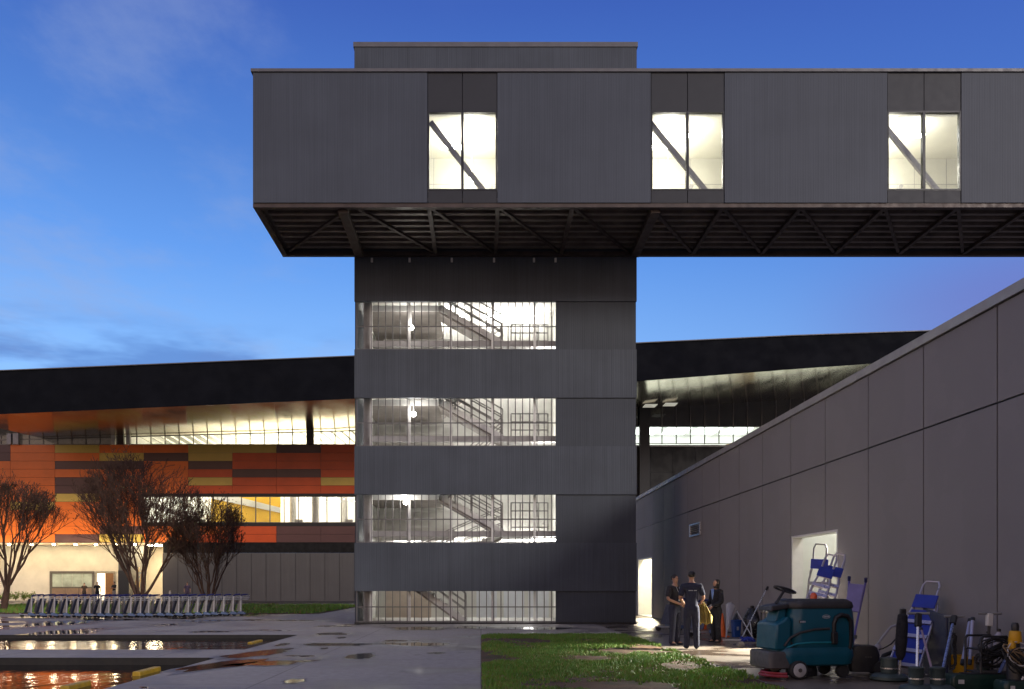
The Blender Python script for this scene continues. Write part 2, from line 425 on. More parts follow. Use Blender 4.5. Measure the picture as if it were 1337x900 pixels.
# ---- lawns: bumpy soil and blades
def lawn(name, x0, x1, y0, y1, dens, hgt, seed, ragged=.0, bare=.5, width=.012):
    rs = np.random.RandomState(seed)
    sx, sy = (x1 - x0), (y1 - y0)
    def hfun(x, y):
        e = min(1., (x - x0) / .25, (y - y0) / .25, (y1 - y) / .3) if ragged else 1
        dip = .06 * math.exp(-(((x - 3.2) / .9) ** 2 + ((y - 21.2) / .25) ** 2)) if ragged else 0
        return .006 + max(0, e) * (.035 + .045 * mnoise.noise(Vector((x * .9, y * .7, 1)))  + .02 * mnoise.noise(Vector((x * 4, y * 4, 3)))) - dip
    nx, ny = max(2, int(min(60, sx / .12))), max(2, int(min(140, sy / .12)))
    def edge(y): return x1 + ragged * (mnoise.noise(Vector((y * 1.1, 3, 0))) + .5 * mnoise.noise(Vector((y * 4, 7, 0))))
    s = MB(); vs_ = []; fs_ = []
    for j in range(ny + 1):
        y = y0 + sy * j / ny
        for i in range(nx + 1):
            x = x0 + (edge(y) - x0) * i / nx
            h = hfun(x, y)
            if i in (0, nx) or j in (0, ny): h = .0
            vs_.append((x, y, h))
    for j in range(ny):
        for i in range(nx): fs_.append((j*(nx+1)+i, j*(nx+1)+i+1, (j+1)*(nx+1)+i+1, (j+1)*(nx+1)+i))
    s.add(vs_, fs_)
    tag(s.build('lawn', M['soil'], smooth=True), kind='structure')
    n = int(sx * sy * dens)
    V = []; F = []; MI = []
    for _ in range(n):
        x, y = x0 + .02 + rs.rand() * (sx - .02), y0 + rs.rand() * sy
        if x > edge(y) - .03: continue
        d = mnoise.noise(Vector((x * .8, y * .55, 9.3))) + .5 * mnoise.noise(Vector((x * 3.1, y * 2.5, 4.3)))
        if d < bare - .5 + (rs.rand() - .5) * .35: continue
        h = hgt * (.5 + rs.rand()) * (1 + .6 * d)
        a = rs.rand() * 6.283; w = width * (.6 + rs.rand() * .8); lean = h * (rs.rand() * .9)
        b2 = rs.rand() * 6.283
        z = hfun(x, y) - .004
        ca, sa = math.cos(a) * w, math.sin(a) * w
        k = len(V)
        V += [(x - ca, y - sa, z), (x + ca, y + sa, z), (x + math.cos(b2) * lean, y + math.sin(b2) * lean, z + h)]
        F.append((k, k+1, k+2)); MI.append(1 if rs.rand() < .16 + .3 * max(0, .2 - d) else 0)
    me = bpy.data.meshes.new(name); me.from_pydata(V, [], F)
    me.materials.append(M['grass']); me.materials.append(M['grass_dry'])
    me.polygons.foreach_set('material_index', MI); me.update()
    o = bpy.data.objects.new(name, me); scene.collection.objects.link(o)
    tag(o, 'short patchy green grass worn to red soil', 'grass', kind='stuff')
lawn('grass', 0.0, 4.35, 8.0, 24.6, 1500, .045, 3, ragged=.22, bare=.31)
lawn('grass', -60, -8.4, 43.0, 60.5, 55, .12, 5, bare=.06, width=.05)

# ================================================================== STAIR TOWER
TX0, TX1, TY = -4.853, 5.97, 32.0
WX0, WX1 = -4.265, 2.853
BANDS = [(12.38, 10.53), (8.68, 6.82), (4.97, 3.12), (1.265, .07)]
TZ = 22.3; TB = 38.2
tower = thing('stair_tower', 'tall grey ribbed stair tower with four barred window bands under the bridge', 'tower', (.56, TY, 0))
solids = [(12.38, TZ - .18), (8.68, 10.53), (4.97, 6.82), (1.265, 3.12)]
for z0, z1 in solids:
    MB().box(TX0, TX1, TY - .06, TY + .10, z0, z1).build('wall', M['clad'], tower)
for z1, z0 in BANDS:
    MB().box(WX1 + .02, TX1 - .02, TY + .0, TY + .12, z0 + .002, z1 - .002).build('recessed_panel', M['clad_dark'], tower)
    f = MB()                                  # the bars in front of the opening
    x = TX0 + .08; i = 0
    while x < WX1 + .05:
        f.box(x - .017, x + .017, TY + .0, TY + .035, z0 + .001, z1 - .001); x += .277; i += 1
    zm = z1 - (z1 - z0) * .51
    f.box(TX0 + .06, WX1 + .15, TY + .036, TY + .066, zm - .02, zm + .02)
    f.box(TX0 + .06, WX1 + .02, TY + .036, TY + .06, z0 + .01, z0 + .045)
    f.build('bar_screen', M['bar'], tower)
    for px in (484.5, 534.6, 588.6, 643, 698):
        X = (px - CX) / 34.0 * 1.01
        MB().box(X - .045, X + .045, TY + .30, TY + .39, z0 - .9, z1 + .6).build('post', M['white_steel'], tower)
MB().box(TX0 + .0, TX1 + .0, TY - .03, TY + .12, 0.0, .068).build('plinth', M['kerb'], tower)
cp = MB(); cp.box(TX0 - .04, TX1 + .04, TY - .09, TB + .1, TZ - .18, TZ)
cp.build('coping', M['coping'], tower)
sd = MB().box(TX0, TX0 + .1, TY + .10, TB, 0, TZ - .18).build('side_wall', M['clad'], tower)
MB().box(TX1 - .1, TX1, TY + .13, TB, 0, TZ - .18).build('side_wall', M['clad'], tower)
MB().box(TX0 + .1, TX1 - .1, TB - .12, TB, 0, TZ - .18).build('back_wall', M['clad'], tower)
# white lining of the stair hall
IB = 36.9
MB().box(TX0 + .11, 3.3, IB, IB + .1, 0.0, 13.6).box(3.2, 3.3, TY + .2, IB, 0, 13.6).box(TX0 + .11, TX0 + .2, TY + 2.2, IB, 0, 13.6).build('inner_wall', M['white_wall'], tower)
MB().box(TX0 + .11, 3.3, TY + .2, IB, 13.6, 13.75).build('ceiling', M['white_wall'], tower)
MB().box(TX0 + .11, 3.3, TY + .13, IB, .002, .06).build('floor', M['conc'], tower)
MB().bar((-4.45, TY + .75, 0), (-4.45, TY + .75, 13.6), .26, .26).build('column', M['steel_grey'], tower)
PITCH = 3.7; Z0 = [0.06, 3.62, 7.32, 11.02]
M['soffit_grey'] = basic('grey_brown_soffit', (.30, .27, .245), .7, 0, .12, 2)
FY = (TY + .75, TY + 1.95); RY = (TY + 2.35, TY + 3.55)
def flight(xr, zr, xl, zl, y0, y1, name='stair_flight'):
    """steps between a lower and a higher end; stringers on both sides, a railing as sub-part"""
    up = 1 if zl > zr else -1
    n = 10; b = MB()
    (xa, za), (xb, zb) = ((xr, zr), (xl, zl)) if zr < zl else ((xl, zl), (xr, zr))
    for i in range(n):
        x0 = xa + (xb - xa) * i / n; x1 = xa + (xb - xa) * (i + 1) / n; z = za + (zb - za) * (i + 1) / n
        b.box(min(x0, x1), max(x0, x1), y0 + .05, y1 - .05, z - .05, z)
        b.box(x0 - .012, x0 + .012, y0 + .05, y1 - .05, z - (zb - za) / n, z - .051)
    st = b.build(name, M['conc'], tower)
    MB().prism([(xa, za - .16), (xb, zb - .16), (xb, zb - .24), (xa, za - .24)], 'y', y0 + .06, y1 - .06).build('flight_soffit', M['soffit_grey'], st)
    for y in (y0, y1 - .04):
        MB().bar((xa, y + .02, za - .02), (xb, y + .02, zb - .02), .04, .21).build('stringer', M['white_steel'], st)
        r = MB()
        for h in (.35, .65, 1.0): r.bar((xa, y + .02, za + h + .1), (xb, y + .02, zb + h + .1), .045)
        for i in range(5):
            t_ = i / 4; x = xa + (xb - xa) * t_; z = za + (zb - za) * t_
            r.bar((x, y + .02, z), (x, y + .02, z + 1.1), .04)
        r.build('railing', M['steel_grey'], st)
for k in range(4):
    z = Z0[k]; zt = z + (1.82 if k == 0 else 1.42)
    xr, xl = (-.6, -3.15) if k == 0 else (.85, -1.65)
    flight(xr, z, xl, zt, *FY)
    if k < 3: flight(xl, zt, .85, Z0[k + 1], *RY)
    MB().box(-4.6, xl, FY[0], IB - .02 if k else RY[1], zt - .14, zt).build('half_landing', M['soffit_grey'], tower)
    MB().box(-4.3, xl, FY[0] - .05, FY[0] - .004, zt - .2, zt + .03).build('landing_edge', M['white_steel'], tower)
    if k:
        MB().box(.85, 3.19, FY[0] - .1, RY[1] + .2, z - .16, z).build('landing', M['conc'], tower)
        MB().box(-4.3, 3.19, TY + .42, TY + .62, z - .24, z - .02).build('floor_beam', M['steel_grey'], tower)
        MB().box(-4.3, -1.2, IB - .9, IB, z - .2, z).build('gallery', M['conc'], tower)
        rl = MB(); y = RY[0] + .3
        a, b_, c, d = 1.25, 2.78, z + .28, z + 1.30
        for zz in (c, (c * 2 + d) / 3, (c + 2 * d) / 3, d): rl.bar((a, y, zz), (b_, y, zz), .05)
        for i in range(5):
            x = a + (b_ - a) * i / 4; rl.bar((x, y, z), (x, y, d), .05)
        rl.build('landing_railing', M['steel_grey'], tower)
        rl = MB()
        for zz in (z + .4, z + .75, z + 1.08): rl.bar((-4.2, IB - .85, zz), (-1.3, IB - .85, zz), .04)
        for i in range(4): rl.bar((-4.2 + i * .96, IB - .85, z), (-4.2 + i * .96, IB - .85, z + 1.08), .035)
        rl.build('gallery_railing', M['white_steel'], tower)
# doors and panels at ground level
MB().box(-4.2, -2.2, IB - .06, IB - .005, .06, 2.6).build('wall_panel', M['tan_wall'], tower)
for x in (-.2, 1.0, 2.1):
    MB().box(x, x + .9, IB - .05, IB - .004, .06, 2.3).build('door', basic('pale_door', (.62,.64,.68), .5, 0, .05, 3), tower)
lampspots = [(537, 428), (540, 541), (530, 656), (690, 800)]
for i, (px, py) in enumerate(lampspots):
    p = at(px, py, TY + .62)
    bl = bpy.data.lights.new('lamp_light', 'POINT'); bl.energy = 75 if i < 3 else 12; bl.color = (1, .97, .91); bl.shadow_soft_size = .3
    bo = bpy.data.objects.new('lamp_light', bl); scene.collection.objects.link(bo); bo.parent = tower
    bo.location = p + Vector((0, -.28, 0)) - tower.location
    if i < 3:
        l = MB().ball(p, .10).build('lamp', M['lamp'], tower, smooth=True)
        MB().bar(p + Vector((0, .02, .1)), p + Vector((0, .02, .85)), .03).build('lamp_stem', M['white_steel'], l)
tubem = emitter('fluorescent_tube', (1, .98, .93), 58)
for k in range(4):  # tubes added to brighten the stair hall beyond its globe lamps
    zc_ = min(Z0[k] + 3.2, 13.3)
    for x in (-3.2, -1.3, .6, 2.1):
        MB().box(x - .6, x + .6, IB - .30, IB - .18, zc_, zc_ + .06).build('ceiling_light', tubem, tower)
    MB().box(2.0, 3.0, TY + .75, TY + .85, zc_ - .02, zc_ + .04).build('ceiling_light', tubem, tower)

# ================================================================== BRIDGE
BY0, BY1 = 27.7, 31.93
SB = FOC / BY0
def bx(px): return (px - CX) / SB
def bz(py): return EYE + (CY - py) / SB
BZ0, BZ1 = bz(265), bz(91)
BX0, BX1 = bx(330), 46.0
bridge = thing('sky_bridge', 'long grey metal clad overhead bridge with glowing glazed openings above the stair tower', 'bridge', (10, BY0, BZ0))
WIN = [(558.5, 649), (850, 945.5), (1158.5, 1254.5), (1456, 1552), (1754, 1850)]
edges = [330] + [v for w in WIN for v in w] + [CX + BX1 * SB]
for i in range(0, len(edges), 2):
    MB().box(bx(edges[i]) + .012, bx(edges[i+1]) - .012, BY0 - .02, BY0 + .1, BZ0, BZ1 - .1).build('wall', M['clad_bridge'], bridge)
for a, b_ in WIN:
    x0, x1 = bx(a), bx(b_); xm = (x0 + x1) / 2
    zt, zb = bz(146), bz(248)
    for p, q in ((x0, xm), (xm, x1)):
        MB().box(p + .012, q - .012, BY0 - .0, BY0 + .1, zt + .03, BZ1 - .1).build('spandrel', M['spandrel'], bridge)
        MB().box(p + .012, q - .012, BY0 - .0, BY0 + .1, BZ0, zb - .03).build('sill_panel', M['spandrel'], bridge)
    MB().box(x0 - .1, x1 + .1, BY0 + .112, BY0 + .13, zt + .028, BZ1 - .12).box(x0 - .1, x1 + .1, BY0 + .112, BY0 + .13, BZ0 + .01, zb - .028).box(x0 - .15, x0 - .004, BY0 + .112, BY0 + .13, zb - .028, zt + .028).box(x1 + .004, x1 + .15, BY0 + .112, BY0 + .13, zb - .028, zt + .028).build('light_leak_backing', M['black'], bridge)  # black backing added behind the panels to block light leaking from inside
    fr = MB(); e = .05
    fr.box(x0, x0 + e, BY0 - .01, BY0 + .12, zb - .027, zt + .027).box(x1 - e, x1, BY0 - .01, BY0 + .12, zb - .027, zt + .027)
    fr.box(xm - .045, xm + .045, BY0 - .012, BY0 + .121, zb - .027, zt + .027)
    for p, q in ((x0 + e, xm - .045), (xm + .045, x1 - e)):
        fr.box(p, q, BY0 - .01, BY0 + .12, zb - .027, zb + .03).box(p, q, BY0 - .01, BY0 + .12, zt - .03, zt + .027)
    w = fr.build('window', M['black'], bridge)
    MB().box(x0 + e, x1 - e, BY0 + .05, BY0 + .062, zb + .03, zt - .03).build('pane', M['glass'], w)
    # diagonal brace behind the glass and light rooms behind it
    MB().bar((x0 + .06, BY0 + .55, zt - .05), (x0 + (x1 - x0) * .88, BY0 + .55, zb), .10, .17).build('truss_brace', M['steel_grey'], bridge)
    MB().bar((x1 - .15, BY1 - .6, zt - .7), (x1 - .9, BY1 - .6, zb + .6), .09, .15).build('truss_brace', M['steel_grey'], bridge)
    MB().bar((x0 - 1, BY0 + .5, zt + .30), (x1 + 1, BY0 + .5, zt + .30), .2, .25).build('truss_beam', M['white_steel'], bridge)
    hr = MB(); zh = bz(222)
    hr.box(x0 - 1, x1 + 1, BY1 - 1.0, BY1 - .95, zh - .03, zh + .02)
    for i in range(7): hr.box(x0 - .9 + i * .75, x0 - .87 + i * .75, BY1 - .99, BY1 - .96, zb - .2, zh - .03)
    hr.build('handrail', M['steel_grey'], bridge)
    ll = MB()
    ll.box(x0 + .3, x0 + 1.1, BY1 - 1.8, BY1 - 1.65, zt + .1, zt + .16).box(x1 - 1.0, x1 - .3, BY1 - 2.6, BY1 - 2.45, zt + .1, zt + .16)
    ll.build('ceiling_light', tubem, bridge)
    p = Vector((x0 + (x1 - x0) * (.62 if a < 700 else .5), BY1 - 1.3, zt - .85))
    l = MB().ball(p, .13).build('lamp', M['lamp'], bridge, smooth=True)
    MB().bar(p + Vector((0,0,.12)), p + Vector((0,0,1.2)), .025).build('lamp_stem', M['white_steel'], l)
    bl = bpy.data.lights.new('lamp_light', 'POINT'); bl.energy = 250; bl.color = (1, .93, .78); bl.shadow_soft_size = .25
    bo = bpy.data.objects.new('lamp_light', bl); scene.collection.objects.link(bo); bo.parent = bridge
    bo.location = p + Vector((0, -.3, .1)) - bridge.location
IW = basic('cream_lining', (.60, .58, .50), .65, 0, .08, .8)
MB().box(BX0 + .1, BX1, BY1 - .2, BY1 - .12, BZ0 + .2, BZ1 - .4).build('inner_wall', IW, bridge)
jl = MB()
for i in range(30): jl.box(BX0 + .9 + i * 1.22, BX0 + .915 + i * 1.22, BY1 - .206, BY1 - .2005, BZ0 + .36, BZ1 - .91)
for z in (bz(222) - .1, bz(190), bz(165)): jl.box(BX0 + .1, BX1, BY1 - .212, BY1 - .2065, z - .008, z + .008)
jl.build('wall_joint_groove', M['steel_grey'], bridge)
MB().box(BX0 + .1, BX1, BY0 + .15, BY1 - .21, BZ0 + .25, BZ0 + .35).build('inner_floor', IW, bridge)
MB().box(BX0 + .1, BX1, BY0 + .15, BY1 - .21, BZ1 - .9, BZ1 - .8).build('ceiling', IW, bridge)
MB().box(BX0, BX0 + .1, BY0 + .1, BY1, BZ0, BZ1 - .1).build('end_wall', M['clad_bridge'], bridge)
MB().box(BX0 + .1, BX1, BY1 - .11, BY1, BZ0, BZ1 - .1).build('back_wall', M['clad_bridge'], bridge)
MB().box(BX0 - .05, BX1, BY0 - .07, BY1 + .02, BZ1 - .10, BZ1).build('coping', M['coping'], bridge)
# underside: recessed ribbed deck between edge beams, cross beams, diagonals
UZ = BZ0
MB().box(BX0 + .1, BX1, BY0 + .1, BY1 - .1, UZ + .12, UZ + .2).build('deck', M['deck'], bridge)
pl = MB()
y = BY0 + .42
while y < BY1 - .3:
    pl.box(BX0 + .3, BX1, y - .07, y + .07, UZ + .0, UZ + .119); y += .46
pl.build('purlin_ribs', M['deck'], bridge)
MB().box(BX0, BX1, BY0 + .02, BY0 + .2, UZ - .14, UZ - .004).build('edge_beam', M['steel_dark'], bridge)
MB().box(BX0, BX1, BY1 - .2, BY1, UZ - .14, UZ - .004).build('edge_beam', M['steel_dark'], bridge)
MB().box(BX0 + .002, BX0 + .2, BY0 + .2, BY1 - .2, UZ - .138, UZ - .006).build('edge_beam', M['steel_dark'], bridge)
xsb = [bx(330) + 3.35, bx(560), bx(650), bx(748), bx(850), bx(945), bx(1048), bx(1158), bx(1254), bx(1350), bx(1450)]
for i, x in enumerate(xsb):
    if i in (0, 4): continue
    MB().box(x - .07, x + .07, BY0 + .2, BY1 - .2, UZ - .12, UZ - .008).build('cross_beam', M['steel_dark'], bridge)
for i in range(len(xsb) - 1):
    a, b_ = xsb[i], xsb[i + 1]
    MB().bar((a + .1, BY0 + .3, UZ - .05), (b_ - .1, BY1 - .3, UZ - .05), .11, .08).build('diagonal_brace', M['steel_dark'], bridge)
MB().bar((BX0 + .35, BY1 - .4, UZ - .05), (xsb[0] - .2, BY0 + .3, UZ - .05), .11, .08).build('diagonal_brace', M['steel_dark'], bridge)
for x in (TX0 - .02 + .25, TX1 - .12):       # two heavy brackets carry it on the tower
    x = x * 1.0
    MB().prism([(BY0 + .22, UZ - .02), (BY1 - .21, UZ - .02), (BY1 - .21, UZ - .24), (BY0 + .22, UZ - .24)], 'x', x - .16, x + .16).build('bracket', M['steel_dark'], bridge, bevel=.015)
for px in (486, 535, 590, 645, 697, 725):    # small stubs on top of the tower cladding
    x = (px - CX) / 34.
    MB().box(x - .04, x + .04, TY - .12, TY - .065, 13.86, 14.02).build('hanger', M['white_steel'], bridge)

# ================================================================== SIDE WALL (right)
WX, WZ = 7.8, 5.83
DOORS = [(18.2, 20.9, 2.72), (38.0, 41.3, 2.78)]
wallm, t, b = new_mat('grey_panel_wall')
tcn = N(t, 'ShaderNodeTexCoord'); vec = tcn.outputs['Object']
f1 = noise_node(t, .5, 4, .55, vec); f2 = noise_node(t, .9, 4, .55, vec, (1, 1, .7))
ad = N(t, 'ShaderNodeMath', operation='ADD'); t.links.new(f1, ad.inputs[0]); t.links.new(f2, ad.inputs[1])
t.links.new(cramp(t, ad.outputs[0], [(.75, (.204, .187, .186)), (1.0, (.210, .193, .192)), (1.3, (.217, .199, .198))]), b.inputs['Base Color'])
b.inputs['Roughness'].default_value = .6; b.inputs['Metallic'].default_value = .05
bump(t, b, noise_node(t, 160, 2, .5, vec), .12, .003)
wall = thing('panel_wall', 'long grey panelled side wall with lit doorways running past the stair tower', 'wall', (WX, 30, 0))
MB().box(WX + .03, WX + .25, -8, 18.2, 0, WZ - .1).box(WX + .03, WX + .25, 18.2, 20.9, 2.72, WZ - .1).box(WX + .03, WX + .25, 20.9, 38, 0, WZ - .1)\
    .box(WX + .03, WX + .25, 38, 41.3, 2.78, WZ - .1).box(WX + .03, WX + .25, 41.3, 76, 0, WZ - .1).build('backing', M['black'], wall)
pm = MB(); gp = .016
y = 12.59 - 2.098 * 10
rows = [(0.02, 4.25), (4.25, WZ - .1)]
def panel(y0, y1, z0, z1):
    if y1 - y0 < .02 or z1 - z0 < .02: return
    pm.box(WX, WX + .026, y0, y1, z0, z1)
while y < 75:
    for z0, z1 in rows:
        y0, y1, a, c = y + gp, y + 2.098 - gp, z0 + gp, z1 - gp
        hit = [d for d in DOORS if d[0] < y1 and d[1] > y0 and a < d[2]]
        if not hit: panel(y0, y1, a, c)
        else:
            d = hit[0]
            panel(y0, min(y1, d[0]), a, c); panel(max(y0, d[1]), y1, a, c)
            panel(max(y0, d[0]), min(y1, d[1]), d[2], c)
    y += 2.098
pm.build('cladding_panel', wallm, wall)
cp = MB()
y = -8
while y < 75.5:
    cp.box(WX - .05, WX + .3, y + .004, min(y + 6.3, 76) - .004, WZ - .1, WZ + .06); y += 6.3
cp.build('coping', basic('light_coping', (.33, .31, .30), .45, .4, .1, 2), wall)
lit = basic('bright_white_paint', (.62, .63, .58), .7, 0, .05, 2)
ROOML = emitter('room_light', (1, .97, .90), 8.5)
ROOML2 = emitter('far_room_light', (1, .90, .70), 85)
for (a, c, h), rl, xb in ((DOORS[0], ROOML, 9.6), (DOORS[1], ROOML2, 9.2)):
    rm = MB()
    rm.box(xb, xb + .1, a - .3, c + .3, 0, h + 1.2).box(WX + .26, xb, a - .3, a - .2, 0, h + 1.2).box(WX + .26, xb, c + .2, c + .3, 0, h + 1.2)
    rm.box(WX + .26, xb, a - .2, c + .2, h + 1.1, h + 1.2).box(WX + .0, xb, a, c, .0, .03)
    rm.build('lit_room', lit, wall)
    if a < 30: MB().box(xb - .25, xb - .18, a - .19, a + 1.55, .04, h + 1.0).build('partition', basic('greenish_white_partition', (.45, .46, .42), .7, 0, .05, 2), wall)
    MB().box(WX + .6, xb - .3, a + .4, c - .4, h + 1.02, h + 1.06).build('room_light', rl, wall)
    al = bpy.data.lights.new('room_light_beam', 'SPOT'); al.energy = 13500 if a < 30 else 9000; al.color = (1, .95, .82) if a < 30 else (1, .86, .6); al.shadow_soft_size = .22; al.spot_size = R(58); al.spot_blend = .4
    ao = bpy.data.objects.new('room_light_beam', al); scene.collection.objects.link(ao); ao.parent = wall
    p0 = Vector((xb - .12, c - .5, h + .62)); aim = Vector((4.4, a - .9, 0)) if a < 30 else Vector((6.3, a - 5, 0))
    if a > 30: p0, aim = Vector((8.28, c - .25, h + .45)), Vector((6.5, 30.5, 0))
    ao.location = p0 - wall.location; ao.rotation_euler = (p0 - aim).to_track_quat('Z', 'Y').to_euler()
    fr = MB()
    fr.box(WX - .012, WX + .26, a + .001, a + .05, 0, h - .05).box(WX - .012, WX + .26, c - .05, c - .001, 0, h - .05).box(WX - .012, WX + .26, a + .001, c - .001, h - .05, h - .001)
    fr.build('door_frame', M['white_steel'], wall)
vb = MB()
vy0, vy1 = 1088 * 7.8 / (915 - 628), 1088 * 7.8 / (901.5 - 628)
vz0, vz1 = 1.5 + (764 - 700) / 1088 * 30.3, 1.5 + (764 - 683.5) / 1088 * 30.3
vb.box(WX - .05, WX - .002, vy0, vy1, vz0, vz0 + .05).box(WX - .05, WX - .002, vy0, vy1, vz1 - .05, vz1).box(WX - .05, WX - .002, vy0, vy0 + .06, vz0 + .05, vz1 - .05).box(WX - .05, WX - .002, vy1 - .06, vy1, vz0 + .05, vz1 - .05)
v = vb.build('vent', M['alu'], wall)
sl_ = MB()
for i in range(5):
    z = vz0 + .06 + i * (vz1 - vz0 - .1) / 5
    sl_.prism([(WX - .045, z), (WX - .04, z), (WX - .004, z + .055), (WX - .009, z + .055)], 'y', vy0 + .06, vy1 - .06)
sl_.build('louvre_slats', M['alu'], v)
# ================================================================== TERMINAL
TYF = 77.7; ST = FOC / TYF
def tx(px): return (px - CX) / ST
def tz(py): return EYE + (CY - py) / ST
term = thing('terminal_building', 'long terminal building with orange panels, glazed upper storey and black sloping roof', 'building', (-20, TYF, 0))
def paint(name, col):
    m, t, b = new_mat(name)
    tcn = N(t, 'ShaderNodeTexCoord'); vec = tcn.outputs['Object']
    f = noise_node(t, .35, 4, .6, vec)
    t.links.new(cramp(t, f, [(.3, mul(col, .86)), (.7, mul(col, 1.14))]), b.inputs['Base Color'])
    b.inputs['Roughness'].default_value = .42
    sp = N(t, 'ShaderNodeSeparateXYZ'); t.links.new(vec, sp.inputs[0])
    w = N(t, 'ShaderNodeMath', operation='PINGPONG'); t.links.new(sp.outputs[2], w.inputs[0]); w.inputs[1].default_value = .06
    bump(t, b, w.outputs[0], .25, .03)
    return m
PAN = [paint('orange_panel', (.80, .17, .018)), paint('red_orange_panel', (.60, .078, .011)), paint('maroon_panel', (.10, .043, .040)), paint('mustard_panel', (.62, .43, .09))]
cpx = [-101.5, -43.7, 14, 72, 130, 188, 246, 303.5, 361, 419, 477]
rows_ = {0: 'OBOYOOYYBR', 1: 'OBOOYBYRRR', 2: 'OOOBBOBRRR', 3: 'OOOOOORBBR', 4: 'OOOBOOYRRY', 5: 'OOOBOORRRR',
 6: 'OOOYOO', 7: 'OOYOOO', 8: 'OOOOOO', 9: 'OOOOOO', 10: 'OOOOBOORBB', 11: 'OOOBYORRBB'}
fp = MB(); code = {'O': 0, 'R': 1, 'B': 2, 'Y': 3}
PH = 10.62
for r, s in rows_.items():
    for c, ch in enumerate(s[:10]):
        x0, x1 = tx(cpx[c]), tx(cpx[c + 1])
        z1, z0 = tz(581 + PH * r), tz(581 + PH * (r + 1))
        if r in (6, 7, 8, 9) and c == 5: x1 = tx(185)
        if r == 5: z0 += 0
        fp.box(x0 + .012, x1 - .012, TYF - .06, TYF + .02, z0 + .012, z1 - .012, code[ch])
fp.build('facade_panel', PAN, term)
WZ1, WZ0 = tz(648), tz(683)
XR = tx(478)
bk = MB()
bk.box(tx(-110), tx(185), TYF + .021, TYF + .3, tz(709), tz(581)).box(tx(185), XR, TYF + .021, TYF + .3, tz(646), tz(581)).box(tx(185), XR, TYF + .021, TYF + .3, tz(709), tz(686))
bk.build('facade_backing', M['black'], term)
# dark header / sill of the long window strip and black band
MB().box(tx(185), XR, TYF - .08, TYF + .3, tz(648.3), tz(644.9)).build('window_header', M['black'], term)
MB().box(tx(185), XR, TYF - .08, TYF + .3, tz(687.3), tz(683)).build('window_sill', M['black'], term)
MB().box(tx(213), XR, TYF - .02, TYF + .3, tz(722), tz(709.2)).build('black_band', basic('matt_black_band', (.006, .005, .005), .9, 0, .2, 1), term)
def strip(name, pxs, z0, z1, glassm, fm, t_=.07, trans=None, y=TYF):
    f = MB()
    for px in pxs: f.box(tx(px) - t_/2, tx(px) + t_/2, y - .03, y + .1, z0, z1)
    f.box(tx(pxs[0]), tx(pxs[-1]), y - .03, y + .1, z1 - .08, z1 - .001) ; f.box(tx(pxs[0]), tx(pxs[-1]), y - .03, y + .1, z0 + .001, z0 + .08)
    if trans: f.box(tx(pxs[0]), tx(pxs[-1]), y - .032, y + .1, trans - .04, trans + .04)
    o = f.build(name, fm, term)
    MB().box(tx(pxs[0]), tx(pxs[-1]), y + .02, y + .035, z0 + .01, z1 - .01).build('pane', glassm, o)
    return o
FRM = basic('window_frame_metal', (.16, .15, .14), .4, .5, .1, 3)
strip('window', [185 + 18.6 * i for i in range(16)] + [477], WZ0, WZ1, M['glass'], FRM)
# lit hall behind the strip: back wall, white slatted ceiling, floor, pillars, the yellow wall with a white stripe
HALLW = basic('hall_white', (.72, .72, .70), .5, 0, .08, .5)
MB().box(tx(180), XR, TYF + 9, TYF + 9.2, WZ0 - .8, WZ1 + 2.2).build('hall_wall', HALLW, term)
MB().box(tx(180), XR, TYF + .31, TYF + 9, WZ0 - .9, WZ0 - .5).build('hall_floor', HALLW, term)
cl = MB()
MB().box(tx(180), XR, TYF + .31, TYF + 9, WZ1 + 1.6, WZ1 + 1.7).build('hall_ceiling', HALLW, term)
for i in range(30):
    x = tx(185) + i * .9
    cl.bar((x, TYF + .5, WZ1 + .6), (x + 4, TYF + 8.8, WZ1 + .6), .12, .25)
cl.build('ceiling_slats', M['white_steel'], term)
yw = basic('yellow_wall', (.80, .47, .03), .5, 0, .08, .6)
MB().box(tx(262), tx(356), TYF + 3.0, TYF + 3.1, WZ0 - .4, WZ1 + 1.5).build('yellow_wall', yw, term)
MB().prism([(tx(262), WZ0 + 2.6), (tx(356), WZ0 + 1.2), (tx(356), WZ0 + 1.7), (tx(262), WZ0 + 3.4)], 'y', TYF + 2.93, TYF + 2.995).build('wall_stripe', HALLW, term)
MB().prism([(tx(186), WZ0 + 2.2), (tx(268), WZ0 + .1), (tx(268), WZ0 - .1), (tx(186), WZ0 + 1.6)], 'y', TYF + 2.0, TYF + 2.2).build('escalator', M['steel_grey'], term)
for px, dy in ((370, 4), (405, 2.5), (436, 6)):
    MB().lathe([(.32, WZ0 - .5), (.32, WZ1 + 1.5)], (tx(px), TYF + dy, 0), 12).build('hall_column', M['steel_grey'], term, smooth=True)
hl = MB()
MB().box(tx(180), tx(180) + .2, TYF + .35, TYF + 9, WZ0 - .8, WZ1 + 2.2).build('hall_wall', HALLW, term)
MB().box(tx(183), tx(270), TYF + 5.5, TYF + 5.6, WZ0 - .4, WZ1 + 1.5).build('hall_screen', HALLW, term)
LPAN = emitter('hall_light_panel', (1, .91, .72), 15)
for i in range(14): MB().box(tx(190) + i * 1.5, tx(190) + i * 1.5 + .9, TYF + 1.5, TYF + 7.5, WZ1 + 1.5, WZ1 + 1.55).build('hall_light', LPAN, term)
for i in range(26):
    MB().ball((tx(366) + (i % 9) * .75, TYF + 8.6 - (i // 9) * 2.2, WZ1 + .35 - .2 * (i % 2)), .05, 8).build('spot_lamp', M['lamp_soft'], term)
for px in (380, 447):
    MB().box(tx(px), tx(px) + .7, TYF + 1.5, TYF + 2.0, WZ0 - .5, WZ0 + .45).build('kiosk_box', M['steel_grey'], term)
